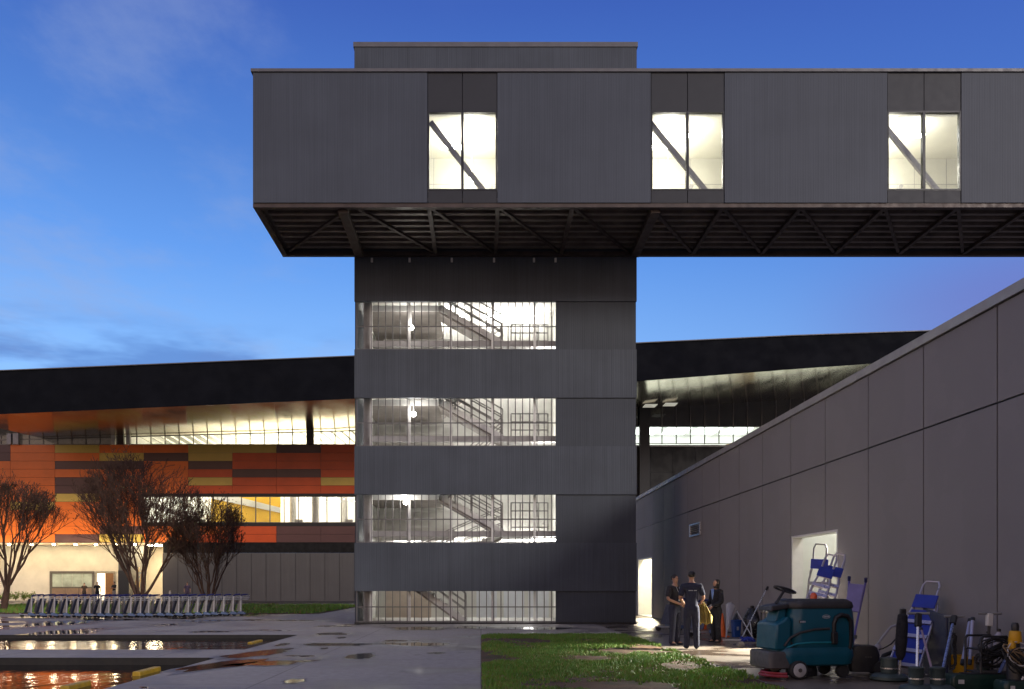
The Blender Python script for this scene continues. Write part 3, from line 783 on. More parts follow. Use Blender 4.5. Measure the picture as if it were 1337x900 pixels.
# ---- upper storey: clerestory glazing under the soffit
def zs_wall(px): return float(np.interp(px, [-120, 0, 461, 832, 990, 1300], [14.95, 15.14, 16.0, 17.9, 18.6, 20.0]))
CZ0 = tz(581)
pxs = [-100 + 18.5 * i for i in range(16)]
def cleres(name, px0, px1, step, glassm, zbot, fm, tr=True):
    f = MB(); gl = MB(); px = px0
    while px < px1 - 1:
        q = min(px + step, px1)
        za, zb = zs_wall(px), zs_wall(q)
        f.box(tx(px) - .04, tx(px) + .04, TYF - .03, TYF + .1, zbot, za + .3)
        gl.prism([(tx(px) + .04, zbot), (tx(q) - .04, zbot), (tx(q) - .04, zb + .3), (tx(px) + .04, za + .3)], 'y', TYF + .02, TYF + .035)
        if tr: f.bar((tx(px) + .041, TYF, za - .12), (tx(q) - .041, TYF, zb - .12), .1, .09)
        f.box(tx(px) + .041, tx(q) - .041, TYF - .03, TYF + .1, zbot, zbot + .07)
        px = q
    o = f.build(name, fm, term); gl.build('pane', glassm, o)
cleres('clerestory_window', -110, 160, 18.5, M['glass'], CZ0, FRM)
cleres('clerestory_window', 160, 478, 18.5, M['glass'], CZ0, FRM)
MB().box(tx(-112), tx(478), TYF - .02, TYF + 11.8, CZ0 - .3, CZ0 - .02).build('upper_floor', HALLW, term)
MB().box(tx(150), tx(478), TYF + 11.8, TYF + 12, CZ0 - .3, CZ0 + 5).build('upper_wall', HALLW, term)
MB().box(tx(150), tx(150) + .2, TYF + .5, TYF + 11.8, CZ0 - .3, CZ0 + 4).build('upper_wall', HALLW, term)
MB().box(tx(-112), tx(149), TYF + 7.8, TYF + 8, CZ0 - .3, CZ0 + 4).build('upper_wall', M['steel_grey'], term)
MB().box(tx(-112), tx(149), TYF + .5, TYF + 8, CZ0 + 3.3, CZ0 + 3.4).build('upper_ceiling', M['steel_dark'], term)
MB().box(tx(-112), tx(-112) + .2, TYF + .5, TYF + 8, CZ0 - .3, CZ0 + 4).build('upper_wall', M['steel_grey'], term)
tb = MB()
for i in range(24):
    x = tx(158) + i * 1.0
    tb.bar((x, TYF + 1.2, CZ0 + 1.75), (x + 1.6, TYF + 6, CZ0 + .6), .12, .16)
tb.build('roof_truss', M['white_steel'], term)
ULP = emitter('upper_light_panel', (1, .88, .62), 15)
for i in range(11):
    MB().box(tx(165) + i * 2.0, tx(165) + i * 2.0 + 1.4, TYF + 2, TYF + 10, CZ0 + 4.2, CZ0 + 4.25).build('ceiling_light', ULP, term)
MB().box(tx(150), tx(478), TYF + .5, TYF + 12, CZ0 + 4.4, CZ0 + 4.5).build('upper_ceiling', HALLW, term)
for px, w, mm in ((14, .4, 'steel_grey'), (23, .5, 'steel_grey'), (149.5, .35, 'white_steel'), (159, .55, 'steel_dark'), (169, .35, 'white_steel'), (406, .62, 'steel_dark')):
    MB().box(tx(px) - w/2, tx(px) + w/2, TYF - .35, TYF - .04, CZ0 + .0, zs_wall(px) + .4).build('facade_column', M[mm], term)
# ---- right half behind the tower: black wall, lit strip, dark glass
BLK = basic('black_cladding', (.010, .010, .010), .6, 0, .3, .6)
rb = MB()
for i in range(20):
    for j in range(6):
        x0 = tx(790) + i * 2.1; rb.box(x0 + .012, x0 + 2.088, TYF - .04, TYF + .2, j * 2.4 + .01, min(j * 2.4 + 2.39, tz(580.5)))
rb.build('black_panel', BLK, term)
cleres('upper_window', 790, 1300, 18.6, M['glass'], tz(580), FRM, False)
MB().box(tx(788), tx(1310), TYF + .11, TYF + .35, tz(557), zs_wall(800) + 3).build('dark_lining', BLK, term)
MB().box(tx(788), tx(1310), TYF + 5, TYF + 5.2, tz(580) - .2, tz(555)).build('upper_wall', HALLW, term)
MB().box(tx(788), tx(1310), TYF + .36, TYF + 5, tz(580) - .3, tz(580) - .02).build('upper_floor', HALLW, term)
for i in range(9): MB().box(tx(795) + i * 2.9, tx(795) + i * 2.9 + 2.2, TYF + 1, TYF + 4.5, tz(556.5), tz(556)).build('ceiling_light', emitter('cool_light_panel', (.93, 1, .92), 4), term)
MB().box(tx(788), tx(1310), TYF + .36, TYF + 5.2, tz(555.5), tz(554.5)).build('upper_ceiling', HALLW, term)
MB().prism([(tx(945), tz(580)), (tx(1000), tz(580)), (tx(1000), tz(560))], 'y', TYF + 2, TYF + 2.1).build('stair_side', basic('tan_side', (.5,.36,.22), .6), term)
MB().box(tx(834), tx(847), TYF - .5, TYF - .05, 0, zs_wall(840)).build('facade_column', M['black'], term)
# ---- ground storey
GREY = ribbed('grey_ground_panel', (.105, .098, .096), 1.36, .5, .1, .1, strength=.8)
MB().box(tx(213), XR, TYF - .0, TYF + .3, 0, tz(722.2)).build('ground_wall', GREY, term)
jp = MB()
for i in range(14): jp.box(tx(213 + 19.2 * i) - .02, tx(213 + 19.2 * i) + .02, TYF - .012, TYF - .002, .05, tz(722.5))
jp.build('panel_joint_groove', M['black'], term)
M['pier'] = basic('dark_grey_pier', (.10, .095, .09), .6, 0, .15, 1)
CREAM = basic('cream_wall', (.62, .55, .44), .6, 0, .1, .8)
ZC = tz(712)
MB().box(tx(-110), tx(151), TYF + 4, TYF + 4.2, 0, ZC + .2).box(tx(213) - .2, tx(213), TYF + .31, TYF + 7, 0, ZC + .2).box(tx(151), tx(213), TYF + 7, TYF + 7.2, 0, ZC + .2).build('recess_wall', CREAM, term)
MB().box(tx(-110), tx(213) - .0, TYF + .31, TYF + 7.2, ZC + .2, ZC + .35).build('recess_ceiling', CREAM, term)
MB().box(tx(-110), tx(213.4), TYF - .5, TYF + .3, ZC + .02, ZC + .2).build('canopy_edge', basic('cream_edge', (.5, .38, .24), .5), term)
MB().box(tx(151.5), tx(165), TYF + .5, TYF + 4.6, 0, ZC + .19).build('pier', M['pier'], term)
MB().box(tx(151.3), tx(165.2), TYF + .48, TYF + .497, 0, tz(745)).build('pier_plinth', M['spandrel'], term)
for px in (-34, -7, 21, 50, 78.5, 106.5, 132.5, 158, 183, 211):
    p = Vector((tx(px), TYF - 1.15, ZC + .0))
    MB().bar(p + Vector((0, .1, .08)), Vector((p.x, TYF - .5, ZC + .1)), .05).build('lamp_arm', M['steel_dark'], term)  # arm added to push the lamp forward so it lights the facade
    MB().ball(p, .125, 10, sz=.7).build('downlight', M['lamp_warm'], term, smooth=True)
    bl = bpy.data.lights.new('downlight_beam', 'POINT'); bl.energy = 62; bl.color = (1, .78, .48); bl.shadow_soft_size = .15
    bo = bpy.data.objects.new('downlight_beam', bl); scene.collection.objects.link(bo); bo.parent = term
    bo.location = p + Vector((0, -.35, 0)) - term.location
for px in (-20, 20, 60, 100, 140):
    MB().box(tx(px) - .9, tx(px) + .9, TYF + 1.8, TYF + 2.1, ZC + .14, ZC + .19).build('recess_fill_light', emitter('recess_fill_panel', (1, .87, .62), 52), term)  # hidden glowing panels added to brighten the recess
MB().box(tx(172), tx(206), TYF + 3, TYF + 4.5, ZC + .14, ZC + .19).build('recess_fill_light', emitter('passage_light', (1, .84, .55), 60), term)
# shopfront with panes over brown panels, and the open doorway
y = TYF + 3.9
k = MB()
x0, x1, z1, zm, z0 = tx(36.5), tx(97.5), tz(745), tz(767), tz(785)
k.box(x0, x0 + .22, y, y + .09, z0, z1).box(x1 - .22, x1, y, y + .09, z0, z1).box(x0 + .22, x1 - .22, y, y + .09, z1 - .22, z1).box(x0 + .22, x1 - .22, y, y + .09, zm - .08, zm + .04)
k.box(x0 + .22, x1 - .22, y + .02, y + .09, z0, zm - .08)
k = k.build('shopfront', basic('brown_frame', (.10, .085, .07), .5), term)
pn = MB()
for i in range(4):
    w = (x1 - x0 - .44) / 4; pn.box(x0 + .24 + i * w, x0 + .2 + (i + 1) * w, y + .05, y + .07, zm + .05, z1 - .23)
pn.build('pane', basic('greenish_pane', (.36, .40, .32), .12, 0, .3, .8), k)
lp = MB()
for i in range(3):
    w = (x1 - x0 - .44) / 3; lp.box(x0 + .24 + i * w, x0 + .2 + (i + 1) * w, y - .01, y + .018, z0 + .02, zm - .1)
lp.build('lower_panel', basic('brown_panel', (.20, .13, .085), .5), k)
x0, x1 = tx(99), tx(126)
d = MB().box(x0, x0 + .15, y, y + .09, 0, z1).box(x1 - .15, x1, y, y + .09, 0, z1).box(x0 + .15, x1 - .15, y, y + .09, z1 - .2, z1).build('doorway', basic('door_frame_grey', (.3, .26, .2), .5), term)
MB().box(x0 + .98, x1 - .16, y + .02, y + .06, .02, z1 - .21).build('door_leaf', basic('brown_door', (.24, .11, .04), .45), d)
MB().box(x0 + .16, x0 + .95, y + .05, y + .07, .02, z1 - .21).build('opening_glow_sheet', emitter('doorway_glow', (1, .8, .5), 1.6), d)  # glowing sheet stands in for the light of the room beyond
# ---- roof: fascia, glossy metal soffit, top
RY_ = 65.0; SR = FOC / RY_
def rx(px): return (px - CX) / SR
fz = [(-60, 15 - .45 + .0, 18.2), (0, 14.82, 18.35), (460, 16.02, 19.48), (832, 17.39, 20.5), (1040, 18.35, 21.1), (1208, 19.05, 21.45), (1420, 19.9, 22.0)]
sofm, t, b = new_mat('bronze_soffit_metal')
b.inputs['Base Color'].default_value = (.52, .42, .28, 1); b.inputs['Metallic'].default_value = .95
t.links.new(vramp(t, noise_node(t, .5, 4, .6, None, (1, .3, 1)), .3, .7, .11, .22), b.inputs['Roughness'])
fas = MB(); sof = MB(); top = MB()
for (p0, b0, t0), (p1, b1, t1) in zip(fz, fz[1:]):
    X0, X1 = rx(p0), rx(p1)
    fas.quad((X0, RY_, b0), (X1, RY_, b1), (X1, RY_ + .6, t1), (X0, RY_ + .6, t0))
    n = 8
    for i in range(n):
        u0, u1 = i / n, (i + 1) / n
        xa, xb = X0 + (X1 - X0) * u0, X0 + (X1 - X0) * u1
        wa, wb = zs_wall(CX + xa * ST), zs_wall(CX + xb * ST)
        sof.quad((xa, RY_ + .001, b0 + (b1 - b0) * u0), (xb, RY_ + .001, b0 + (b1 - b0) * u1), (xb, TYF + .5, wb + .02), (xa, TYF + .5, wa + .02))
    top.quad((X0, RY_ + .6, t0 - .002), (X1, RY_ + .6, t1 - .002), (X1, 130, t1), (X0, 130, t0))
ROOFM = basic('charcoal_roof_metal', (.0045, .005, .007), .85, 0, .2, .4)
ROOFM.node_tree.nodes['Principled BSDF'].inputs['Specular IOR Level'].default_value = .12
fl = MB()
for (p0, b0, t0), (p1, b1, t1) in zip(fz, fz[1:]): fl.bar((rx(p0), RY_ + .56, t0 + .03), (rx(p1), RY_ + .56, t1 + .03), .16, .07)
fl.build('roof_flashing', M['coping'], term)
fas.build('roof_fascia', ROOFM, term); sof.build('soffit', sofm, term, smooth=True); top.build('roof', ROOFM, term)
M['vent_light'] = emitter('soffit_vent_light', (1, .96, .78), .35)
for px in (846, 872):
    a = at(px, 531, 76.2)
    MB().box(a.x - .55, a.x + .55, 74.6, 75.9, zs_wall(px) - .3, zs_wall(px) - .26).build('soffit_light', M['vent_light'], term)

# ================================================================== BARE TREES
BARK = basic('dark_bark', (.085, .045, .027), .85, 0, .35, 4, .3)
LEAF = basic('dry_leaf', (.09, .08, .025), .7, 0, .4, 2)
def bare_tree(loc, H, W, seed, label, nstem, tiltx=0., leaves=0, th=.1):
    rs = random.Random(seed)
    root = thing('bare_tree', label, 'tree', loc, 0, None)
    trunk = MB(); twigs = MB(); tips = []
    def grow(p, d, L, r, lev, mb):
        k = 4 if lev < 2 else 3
        pts = [p]; dd = d.copy()
        for i in range(k):
            j = Vector((rs.uniform(-1,1), rs.uniform(-1,1), rs.uniform(-.6,1))) * (.16 + .05 * lev)
            dd = (dd + j + Vector((0,0,.05))).normalized(); pts.append(pts[-1] + dd * (L / k))
        rs_ = [max(.0085, r * (1 - .5 * i / k)) for i in range(k + 1)]
        mb.tube(pts, rs_, 6 if lev < 2 else (4 if lev < 3 else 3), caps=lev < 2)
        if lev >= 5: tips.append(pts[-1]); return
        nb = [4, 4, 4, 3, 4][lev]
        for c in range(nb):
            f = rs.uniform(.3, 1.0) if c else 1.0
            q = pts[min(k, max(1, int(round(f * k))))]
            out = Vector((q.x, q.y, 0)); out = out.normalized() if out.length > .05 else Vector((0,0,0))
            ang = Vector((rs.uniform(-1,1), rs.uniform(-1,1), rs.uniform(-.5,.7)))
            nd = (dd * 1.25 + ang * .75 + out * .22 + Vector((0,0,.12))).normalized()
            # keep within the vase shaped crown
            nl = L * rs.uniform(.60, .80)
            e = q + nd * nl
            ez = (e.z - H * .58) / (H * .43)
            if math.hypot(e.x / (W/2), e.y / (W/2), ez if e.z > H * .5 else 0) > 1.0:
                s = math.hypot(e.x / (W/2), e.y / (W/2)); 
                nd = (nd - out * .55 * max(0, s - .6) - Vector((0,0,.6 * max(0, ez - .5)))).normalized(); nl *= .6
            grow(q, nd, nl, max(.007, r * rs.uniform(.42, .58)), lev + 1, trunk if lev < 1 else twigs)
    for i in range(nstem):
        a = 2 * math.pi * (i + rs.uniform(-.3, .3)) / nstem
        sp = rs.uniform(.15, .72) * W / H * 1.2
        d = Vector((math.cos(a) * sp + tiltx, math.sin(a) * sp, 1)).normalized()
        b0 = Vector((math.cos(a) * .10 + tiltx * th, math.sin(a) * .10, th * rs.uniform(.75, 1.05)))
        grow(b0, d, H * rs.uniform(.36, .44), .085 * H / 8 * rs.uniform(.8, 1.2), 0, trunk)
    trunk.tube([(-.04,0,-.1), (0,0,.12), (tiltx * th * .5, 0, .1 + th * .5), (tiltx * th, 0, th + .15), (tiltx * th, 0, th + .4)], [.30 * H / 8, .22 * H / 8, .19 * H / 8, .17 * H / 8, .06], 9)
    trunk.build('trunk', BARK, root, local=True, smooth=True)
    o = twigs.build('crown', BARK, root, local=True, smooth=False)
    if leaves:
        lf = MB()
        for _ in range(leaves):
            p = rs.choice(tips) + Vector((rs.uniform(-.3,.3), rs.uniform(-.3,.3), rs.uniform(-.3,.3)))
            a = Vector((rs.uniform(-1,1), rs.uniform(-1,1), rs.uniform(-1,1))).normalized() * .05; b_ = Vector((rs.uniform(-1,1), rs.uniform(-1,1), rs.uniform(-1,1))).normalized() * .03
            lf.add([p - a, p + b_, p + a, p - b_], [(0,1,2,3)])
        lf.build('leaves', LEAF, root, local=True)
    return root
def tloc(px, Y): v = at(px, 764, Y); return (v.x, Y, 0)
bare_tree(tloc(5, 47.5), 7.3, 7.0, 11, 'bare dark branched tree standing alone at the far end of the trolley row', 6, .16, 350, 1.5)
bare_tree(tloc(184, 45.5), 8.3, 7.3, 23, 'tallest bare tree, wide dark crown behind the middle of the trolley row', 8, -.04, 500, .7)
bare_tree(tloc(272, 46.5), 6.3, 4.7, 37, 'small bushy tree with sparse dry leaves behind the near-tower trolleys', 6, .02, 1500, .35)
# ================================================================== YELLOW WHEEL STOPS IN THE FLOODED BAYS
YEL = basic('worn_yellow_paint', (.42, .26, .02), .5, 0, .3, 5, .2)
for lab, ya, yb, X in (('worn yellow wheel stop in the far flooded bay', 22.9, 24.0, -6.35), ('yellow wheel stop in the near flooded bay, the one closer to the terminal', 15.1, 16.1, -6.25),
                       ('yellow wheel stop in the near flooded bay at the bottom edge', 13.0, 13.75, -6.5)):
    s = MB().prism([(X - .09, -.3), (X + .09, -.3), (X + .07, -.07), (X - .07, -.07)], 'y', ya, yb).build('wheel_stop', YEL, None, bevel=.02)
    tag(s, lab, 'wheel stop', 'yellow wheel stops')

# ================================================================== LUGGAGE TROLLEYS
SILV = basic('trolley_aluminium', (.43, .43, .45), .4, .4, .12, 5)
BLUEH = basic('blue_handle_plastic', (.008, .012, .10), .4, 0, .15, 8)
GUS = basic('grey_gusset', (.20, .19, .18), .5, .2, .15, 6)
HOOD = basic('blue_grey_bumper', (.10, .15, .27), .4, .2, .12, 7)
NAVY = basic('navy_board', (.025, .03, .06), .4, 0, .2, 5)
def make_trolley():
    t_ = thing('luggage_trolley', 'silver luggage trolley', 'luggage trolley', (0,0,0))
    f = MB()
    for s in (-1, 1): f.tube([(-.58, .09 * s, .16), (-.45, .15 * s, .13), (.05, .24 * s, .13), (.22, .25 * s, .16)], .02, 6)
    f.tube([(-.58, -.09, .16), (-.61, 0, .17), (-.58, .09, .16)], .02, 6)
    for x, w in ((-.4, .155), (-.22, .19), (-.04, .22)): f.box(x - .03, x + .03, -w, w, .138, .155)
    f.build('base_frame', SILV, t_, local=True, smooth=True)
    for x, y in ((-.50, 0), (.14, .25), (.14, -.25)):
        MB().lathe([(.035, -.03), (.085, -.025), (.09, 0), (.085, .025), (.035, .03)], (x, y, .091), 12, (0,1,0)).build('wheel', M['rubber'], t_, local=True, smooth=True)
    for s in (-1, 1):
        MB().prism([(-.03, .11), (.30, .075), (.31, .12), (.22, .19), (.06, .235), (-.03, .2)], 'y', s * .30 - .045, s * .30 + .045).build('bumper', HOOD, t_, local=True, bevel=.015)
        u = MB(); u.bar((.09, s * .25, .2), (.115, s * .25, 1.0), .05, .045, up=(0,1,0))
        u.build('upright', SILV, t_, local=True)
        MB().prism([(-.11, .24), (.065, .24), (.085, .84), (.06, .84)], 'y', s * .25 - .012, s * .25 + .012).build('gusset_plate', GUS, t_, local=True)
    h = MB()
    h.tube([(.11, -.25, .98), (.2, -.26, 1.03), (.37, -.25, 1.045), (.40, -.2, 1.045), (.40, .2, 1.045), (.37, .25, 1.045), (.2, .26, 1.03), (.11, .25, .98)], .036, 8)
    h.build('handle', BLUEH, t_, local=True, smooth=True)
    b_ = MB()
    for z, x1 in ((.97, .50), (.88, .49), (.80, .45)): b_.tube([(.12, -.22, z), (x1 - .03, -.22, z), (x1, -.18, z), (x1, .18, z), (x1 - .03, .22, z), (.12, .22, z)], .010, 5)
    for i in range(5):
        x = .16 + i * .07
        for s in (-1, 1): b_.tube([(x, s * .22, .97), (x, s * .22, .80)], .007, 4)
        b_.tube([(x, -.22, .80), (x, .22, .80)], .007, 4)
    b_.build('basket', SILV, t_, local=True)
    MB().bar((-.26, 0, .22), (-.04, 0, .86), .50, .03, up=(1,0,-.3)).build('advert_board', NAVY, t_, local=True)
    return t_
tr0 = make_trolley()
tpx = [43, 58.7, 74, 89, 103.6, 118, 131, 144, 157, 170, 183, 195.5, 208.6, 220, 232, 244, 255.5, 268, 279, 289.5, 301, 311.5]
for i, px in enumerate(tpx):
    o = tr0 if i == 0 else copy_tree(tr0)
    u = (px - 43) / 268.
    Y = float(np.interp(u, [0, .35, .7, 1], [38.6, 37.9, 38.6, 40.6]))
    px += random.uniform(-1.2, 1.2); Y += random.uniform(-.06, .06)
    o.location = ((px - CX) / FOC * Y, Y, 0); o.rotation_euler = (0, 0, R(float(np.interp(u, [0, .5, 1], [-4, 2, 12])) + random.uniform(-5, 5)))
    o['group'] = 'luggage trolleys nested in a long row'
    o['label'] = 'silver luggage trolley with blue handle nested between others in the long row'
    if i == 0: o['label'] = 'luggage trolley whose low nose sticks out at the tree end of the long row'
    if i == len(tpx) - 1: o['label'] = 'last luggage trolley of the long row, at the end nearest the stair tower'
for px, Y, rz, lab in ((877, 27.2, 20, 'lone luggage trolley standing beside the far lit doorway behind the group of people'), (917, 24.2, 35, 'luggage trolley half hidden behind the man seen from the back')):
    o = copy_tree(tr0); o.location = ((px - CX) / FOC * Y, Y, .004); o.rotation_euler = (0, 0, R(rz)); o['label'] = lab
    if 'group' in o: del o['group']

# ================================================================== PEOPLE
SKIN = basic('skin', (.42, .23, .15), .55, 0, .08, 9)
HAIR = basic('dark_hair', (.015, .011, .009), .5, 0, .2, 20)
EYE_M = basic('eye_dark', (.02, .015, .012), .2)
def skin_obj(name, comps, mat, parent, sub=2):
    V, E, RR, roots = [], [], [], []
    for nodes, edges in comps:
        o = len(V); roots.append(o)
        for n in nodes:
            V.append(n[0]); RR.append((n[1], n[2] if len(n) > 2 else n[1]))
        E += [(a + o, b_ + o) for a, b_ in edges]
    me = bpy.data.meshes.new(name); me.from_pydata([tuple(v) for v in V], E, []); me.materials.append(mat)
    o = bpy.data.objects.new(name, me); scene.collection.objects.link(o); o.parent = parent
    o.modifiers.new('skin', 'SKIN')
    sv = me.skin_vertices[0].data
    for i, r in enumerate(RR): sv[i].radius = r
    for r in roots: sv[r].use_root = True
    s = o.modifiers.new('sub', 'SUBSURF'); s.levels = sub; s.render_levels = sub
    o.modifiers['skin'].use_smooth_shade = True
    return o
def chain(pts): return (pts, [(i, i + 1) for i in range(len(pts) - 1)])
def person(label, loc, rotz, H=1.75, top=(.02,.02,.03), bottom=(.015,.017,.03), hair='short', arms=None, legs=None, sleeve='short', head_turn=0, female=False, group=None, detail=True, skin=None):
    k = H / 1.75
    S = lambda x, y, z: Vector((x, y, z)) * k
    root = thing('person', label, 'person', loc, rotz, group)
    sw = .165 if female else .185
    arms = arms or {}
    legs = legs or {}
    body = []
    head = Vector((0, -.015, 0))
    tors = [(S(0,0,.95), .12*k, .095*k), (S(0,0,1.12), .115*k, .09*k), (S(0,.005,1.30), .135*k, .10*k), (S(0,.01,1.44), .08*k, .07*k), (S(0,0,1.52), .05*k, .052*k),
            (S(0,-.018,1.585), .058*k, .066*k), (S(0,-.012,1.655), .074*k, .088*k), (S(0,-.005,1.715), .062*k, .072*k), (S(0,0,1.745), .025*k, .03*k)]
    edges = [(i, i + 1) for i in range(8)]
    nodes = list(tors)
    joints = {}
    for s in (-1, 1):
        a = arms.get(s, ((s * (sw + .07), .03, 1.14), (s * (sw + .07), -.08, .90)))
        sh = S(s * sw, .01, 1.42); el, wr = S(*a[0]), S(*a[1])
        d = (wr - el).normalized(); pm = wr + d * .075 * k
        n0 = len(nodes)
        nodes += [(sh, .05*k), (el, .04*k), (wr, .026*k, .03*k), (pm, .022*k, .036*k)]
        edges += [(3, n0), (n0, n0 + 1), (n0 + 1, n0 + 2), (n0 + 2, n0 + 3)]
        joints[s] = (sh, el, wr, pm, d)
        l = legs.get(s, ((s * .10, -.02, .50), (s * .11, .02, .085)))
        n0 = len(nodes); hip = S(s * .085, 0, .88); kn, an = S(*l[0]), S(*l[1])
        toe = an + S(s * .02, -.14, -.045)
        nodes += [(hip, .085*k), (kn, .055*k), (an, .036*k), (toe, .035*k, .03*k)]
        edges += [(0, n0), (n0, n0 + 1), (n0 + 1, n0 + 2), (n0 + 2, n0 + 3)]
        joints[('l', s)] = (hip, kn, an, toe)
    comps = [(nodes, edges)]
    if detail:
        for s in (-1, 1):                                # four bent fingers and a thumb on each palm
            sh, el, wr, pm, d = joints[s]
            side = d.cross(Vector((0, -1, .2))).normalized(); nrm = side.cross(d).normalized()
            for f in range(4):
                L = (.036, .042, .040, .031)[f] * k
                b0 = pm - d * .012 * k + side * (f - 1.5) * .021 * k
                b1 = b0 + d * .03 * k + d * L * .5; b2 = b1 + (d * .7 - nrm * .7).normalized() * L; b3 = b2 + (d * .1 - nrm).normalized() * L * .6
                comps.append(chain([(b0, .009*k), (b1, .0088*k), (b2, .008*k), (b3, .0065*k)]))
            b0 = wr + d * .03 * k - side * .02 * k
            b1 = b0 - side * .03 * k + d * .025 * k; b2 = b1 + d * .03 * k - nrm * .012 * k
            comps.append(chain([(b0, .011*k), (b1, .010*k), (b2, .008*k)]))
        comps.append(chain([(S(0, -.088, 1.665), .008*k), (S(0, -.104, 1.64), .012*k), (S(0, -.095, 1.628), .011*k)]))   # nose
        comps.append(chain([(S(-.022, -.092, 1.602), .006*k), (S(.022, -.092, 1.602), .006*k)]))                            # lips
        for s in (-1, 1): comps.append(chain([(S(s * .074, 0, 1.675), .010*k, .016*k), (S(s * .077, .005, 1.635), .008*k, .012*k)]))  # ears
    skin_obj('body', comps, skin or SKIN, root)
    if detail:
        for s in (-1, 1): MB().ball(S(s * .030, -.087, 1.668), .009 * k, 8).build('eye', EYE_M, root, local=True, smooth=True)
    mt = basic('shirt_cloth', top, .85, 0, .2, 12, .2); mb_ = basic('trouser_cloth', bottom, .85, 0, .2, 12, .2)
    g = .030 * k
    tn = [(S(0,0,.82), .125*k+g, .10*k+g), (S(0,0,1.0), .122*k+g, .097*k+g), (S(0,0,1.14), .12*k+g, .095*k+g), (S(0,.005,1.31), .14*k+g, .105*k+g), (S(0,.01,1.43), .10*k+g, .08*k+g), (S(0, .0, 1.50), .05*k+g*.7, .052*k+g*.7)]
    te = [(i, i + 1) for i in range(5)]
    for s in (-1, 1):
        sh, el, wr, pm, d = joints[s]
        n0 = len(tn)
        if sleeve == 'short':
            tn += [(sh, .056*k+g*.8), (sh.lerp(el, .55), .048*k+g*.8), (sh.lerp(el, .85), .048*k+g*.8)]; te += [(4, n0), (n0, n0+1), (n0+1, n0+2)]
        else:
            tn += [(sh, .056*k+g), (el, .044*k+g), (el.lerp(wr, .55), .036*k+g), (el.lerp(wr, .98), .033*k+g)]; te += [(4, n0), (n0, n0+1), (n0+1, n0+2), (n0+2, n0+3)]
    skin_obj('shirt' if not female else 'jacket', [(tn, te)], mt, root)
    pn = [(S(0,0,1.06), .118*k+g, .095*k+g), (S(0,0,.90), .128*k+g, .105*k+g)]; pe = [(0, 1)]
    for s in (-1, 1):
        hip, kn, an, toe = joints[('l', s)]
        n0 = len(pn); pn += [(hip - S(0,0,.03), .088*k+g), (kn, .060*k+g*.7), (an + S(0,0,-.075), .050*k+g*.7)]; pe += [(1, n0), (n0, n0+1), (n0+1, n0+2)]
        sb = skin_obj('shoe', [chain([(an + S(0, .045, -.05), .036*k), (an + S(0, -.03, -.045), .042*k, .04*k), (toe + S(0, .01, -.005), .044*k, .032*k), (toe + S(0, -.05, -.008), .03*k, .022*k)])], M['black'], root)
    skin_obj('trousers', [(pn, pe)], mb_, root)
    h = MB()
    if hair == 'short':
        h.lathe([(.078*k, -.02*k), (.082*k, .02*k), (.074*k, .055*k), (.045*k, .083*k), (.002, .092*k)], S(0, .012, 1.672), 14, (0, .35, 1), sy=1.12)
    else:
        h.lathe([(.07*k, -.17*k), (.088*k, -.12*k), (.086*k, -.02*k), (.086*k, .03*k), (.074*k, .062*k), (.045*k, .09*k), (.002, .1*k)], S(0, .03, 1.672), 14, (0, .16, 1), sy=.98)
    h.build('hair', HAIR, root, local=True, smooth=True)
    return root, joints, k
gp = ground_at(881, 843)
pa, ja, ka = person('man in a dark polo shirt with a badge, hands together, facing the two others', (gp.x, gp.y, .01), R(38), 1.74, (.022,.02,.026), (.02,.022,.045), 'short',
    {-1: ((-.27, .0, 1.15), (-.05, -.20, 1.03)), 1: ((.26, .0, 1.15), (.05, -.20, 1.05))}, group=None)
LAN = MB(); S_ = lambda x, y, z: Vector((x, y, z)) * ka
LAN.tube([S_(-.06, -.09, 1.46), S_(-.02, -.145, 1.3), S_(0, -.145, 1.22)], .006, 5).tube([S_(.06, -.09, 1.46), S_(.02, -.145, 1.3), S_(0, -.145, 1.22)], .006, 5)
LAN.box(-.035, .035, -.155, -.148, 1.10 * ka, 1.22 * ka)
LAN.build('badge', basic('white_badge', (.6,.6,.62), .4), pa, local=True)
gp = ground_at(903, 848)
pb, jb, kb = person('tall man in a navy shirt seen from behind, holding a yellow vest', (gp.x, gp.y, .01), R(172), 1.80, (.018,.02,.045), (.016,.018,.04), 'short',
    {-1: ((-.27, -.02, 1.16), (-.22, -.22, 1.02)), 1: ((.26, .0, 1.15), (.16, -.24, 1.04))})
mk = MB()
for i, w in enumerate((.07, .10)):     # faint band of pale printing across the back
    x0 = -.10 + i * .09
    for j in range(4): mk.box(x0 + j * w / 4, x0 + j * w / 4 + w / 6, .128 * kb, .133 * kb, 1.315 * kb, 1.335 * kb)
mk.build('back_print', basic('pale_print', (.5,.5,.55), .6), pb, local=True)
gp = ground_at(935, 840)
pc, jc, kc = person('woman in a black jacket and pale blue scarf with dark shoulder length hair', (gp.x, gp.y, .01), R(-68), 1.62, (.012,.012,.016), (.012,.012,.015), 'long',
    {-1: ((-.22, -.02, 1.14), (-.12, -.25, 1.05)), 1: ((.22, .02, 1.14), (.10, -.22, 1.00))}, sleeve='long', female=True)
sc = MB(); S_ = lambda x, y, z: Vector((x, y, z)) * kc
sc.prism([(-.055*kc, 1.50*kc), (.055*kc, 1.50*kc), (.03*kc, 1.30*kc), (0, 1.20*kc), (-.03*kc, 1.30*kc)], 'y', -.135*kc, -.10*kc)
sc.build('scarf', basic('pale_blue_cloth', (.20,.32,.62), .7, 0, .2, 20), pc, local=True, bevel=.01)
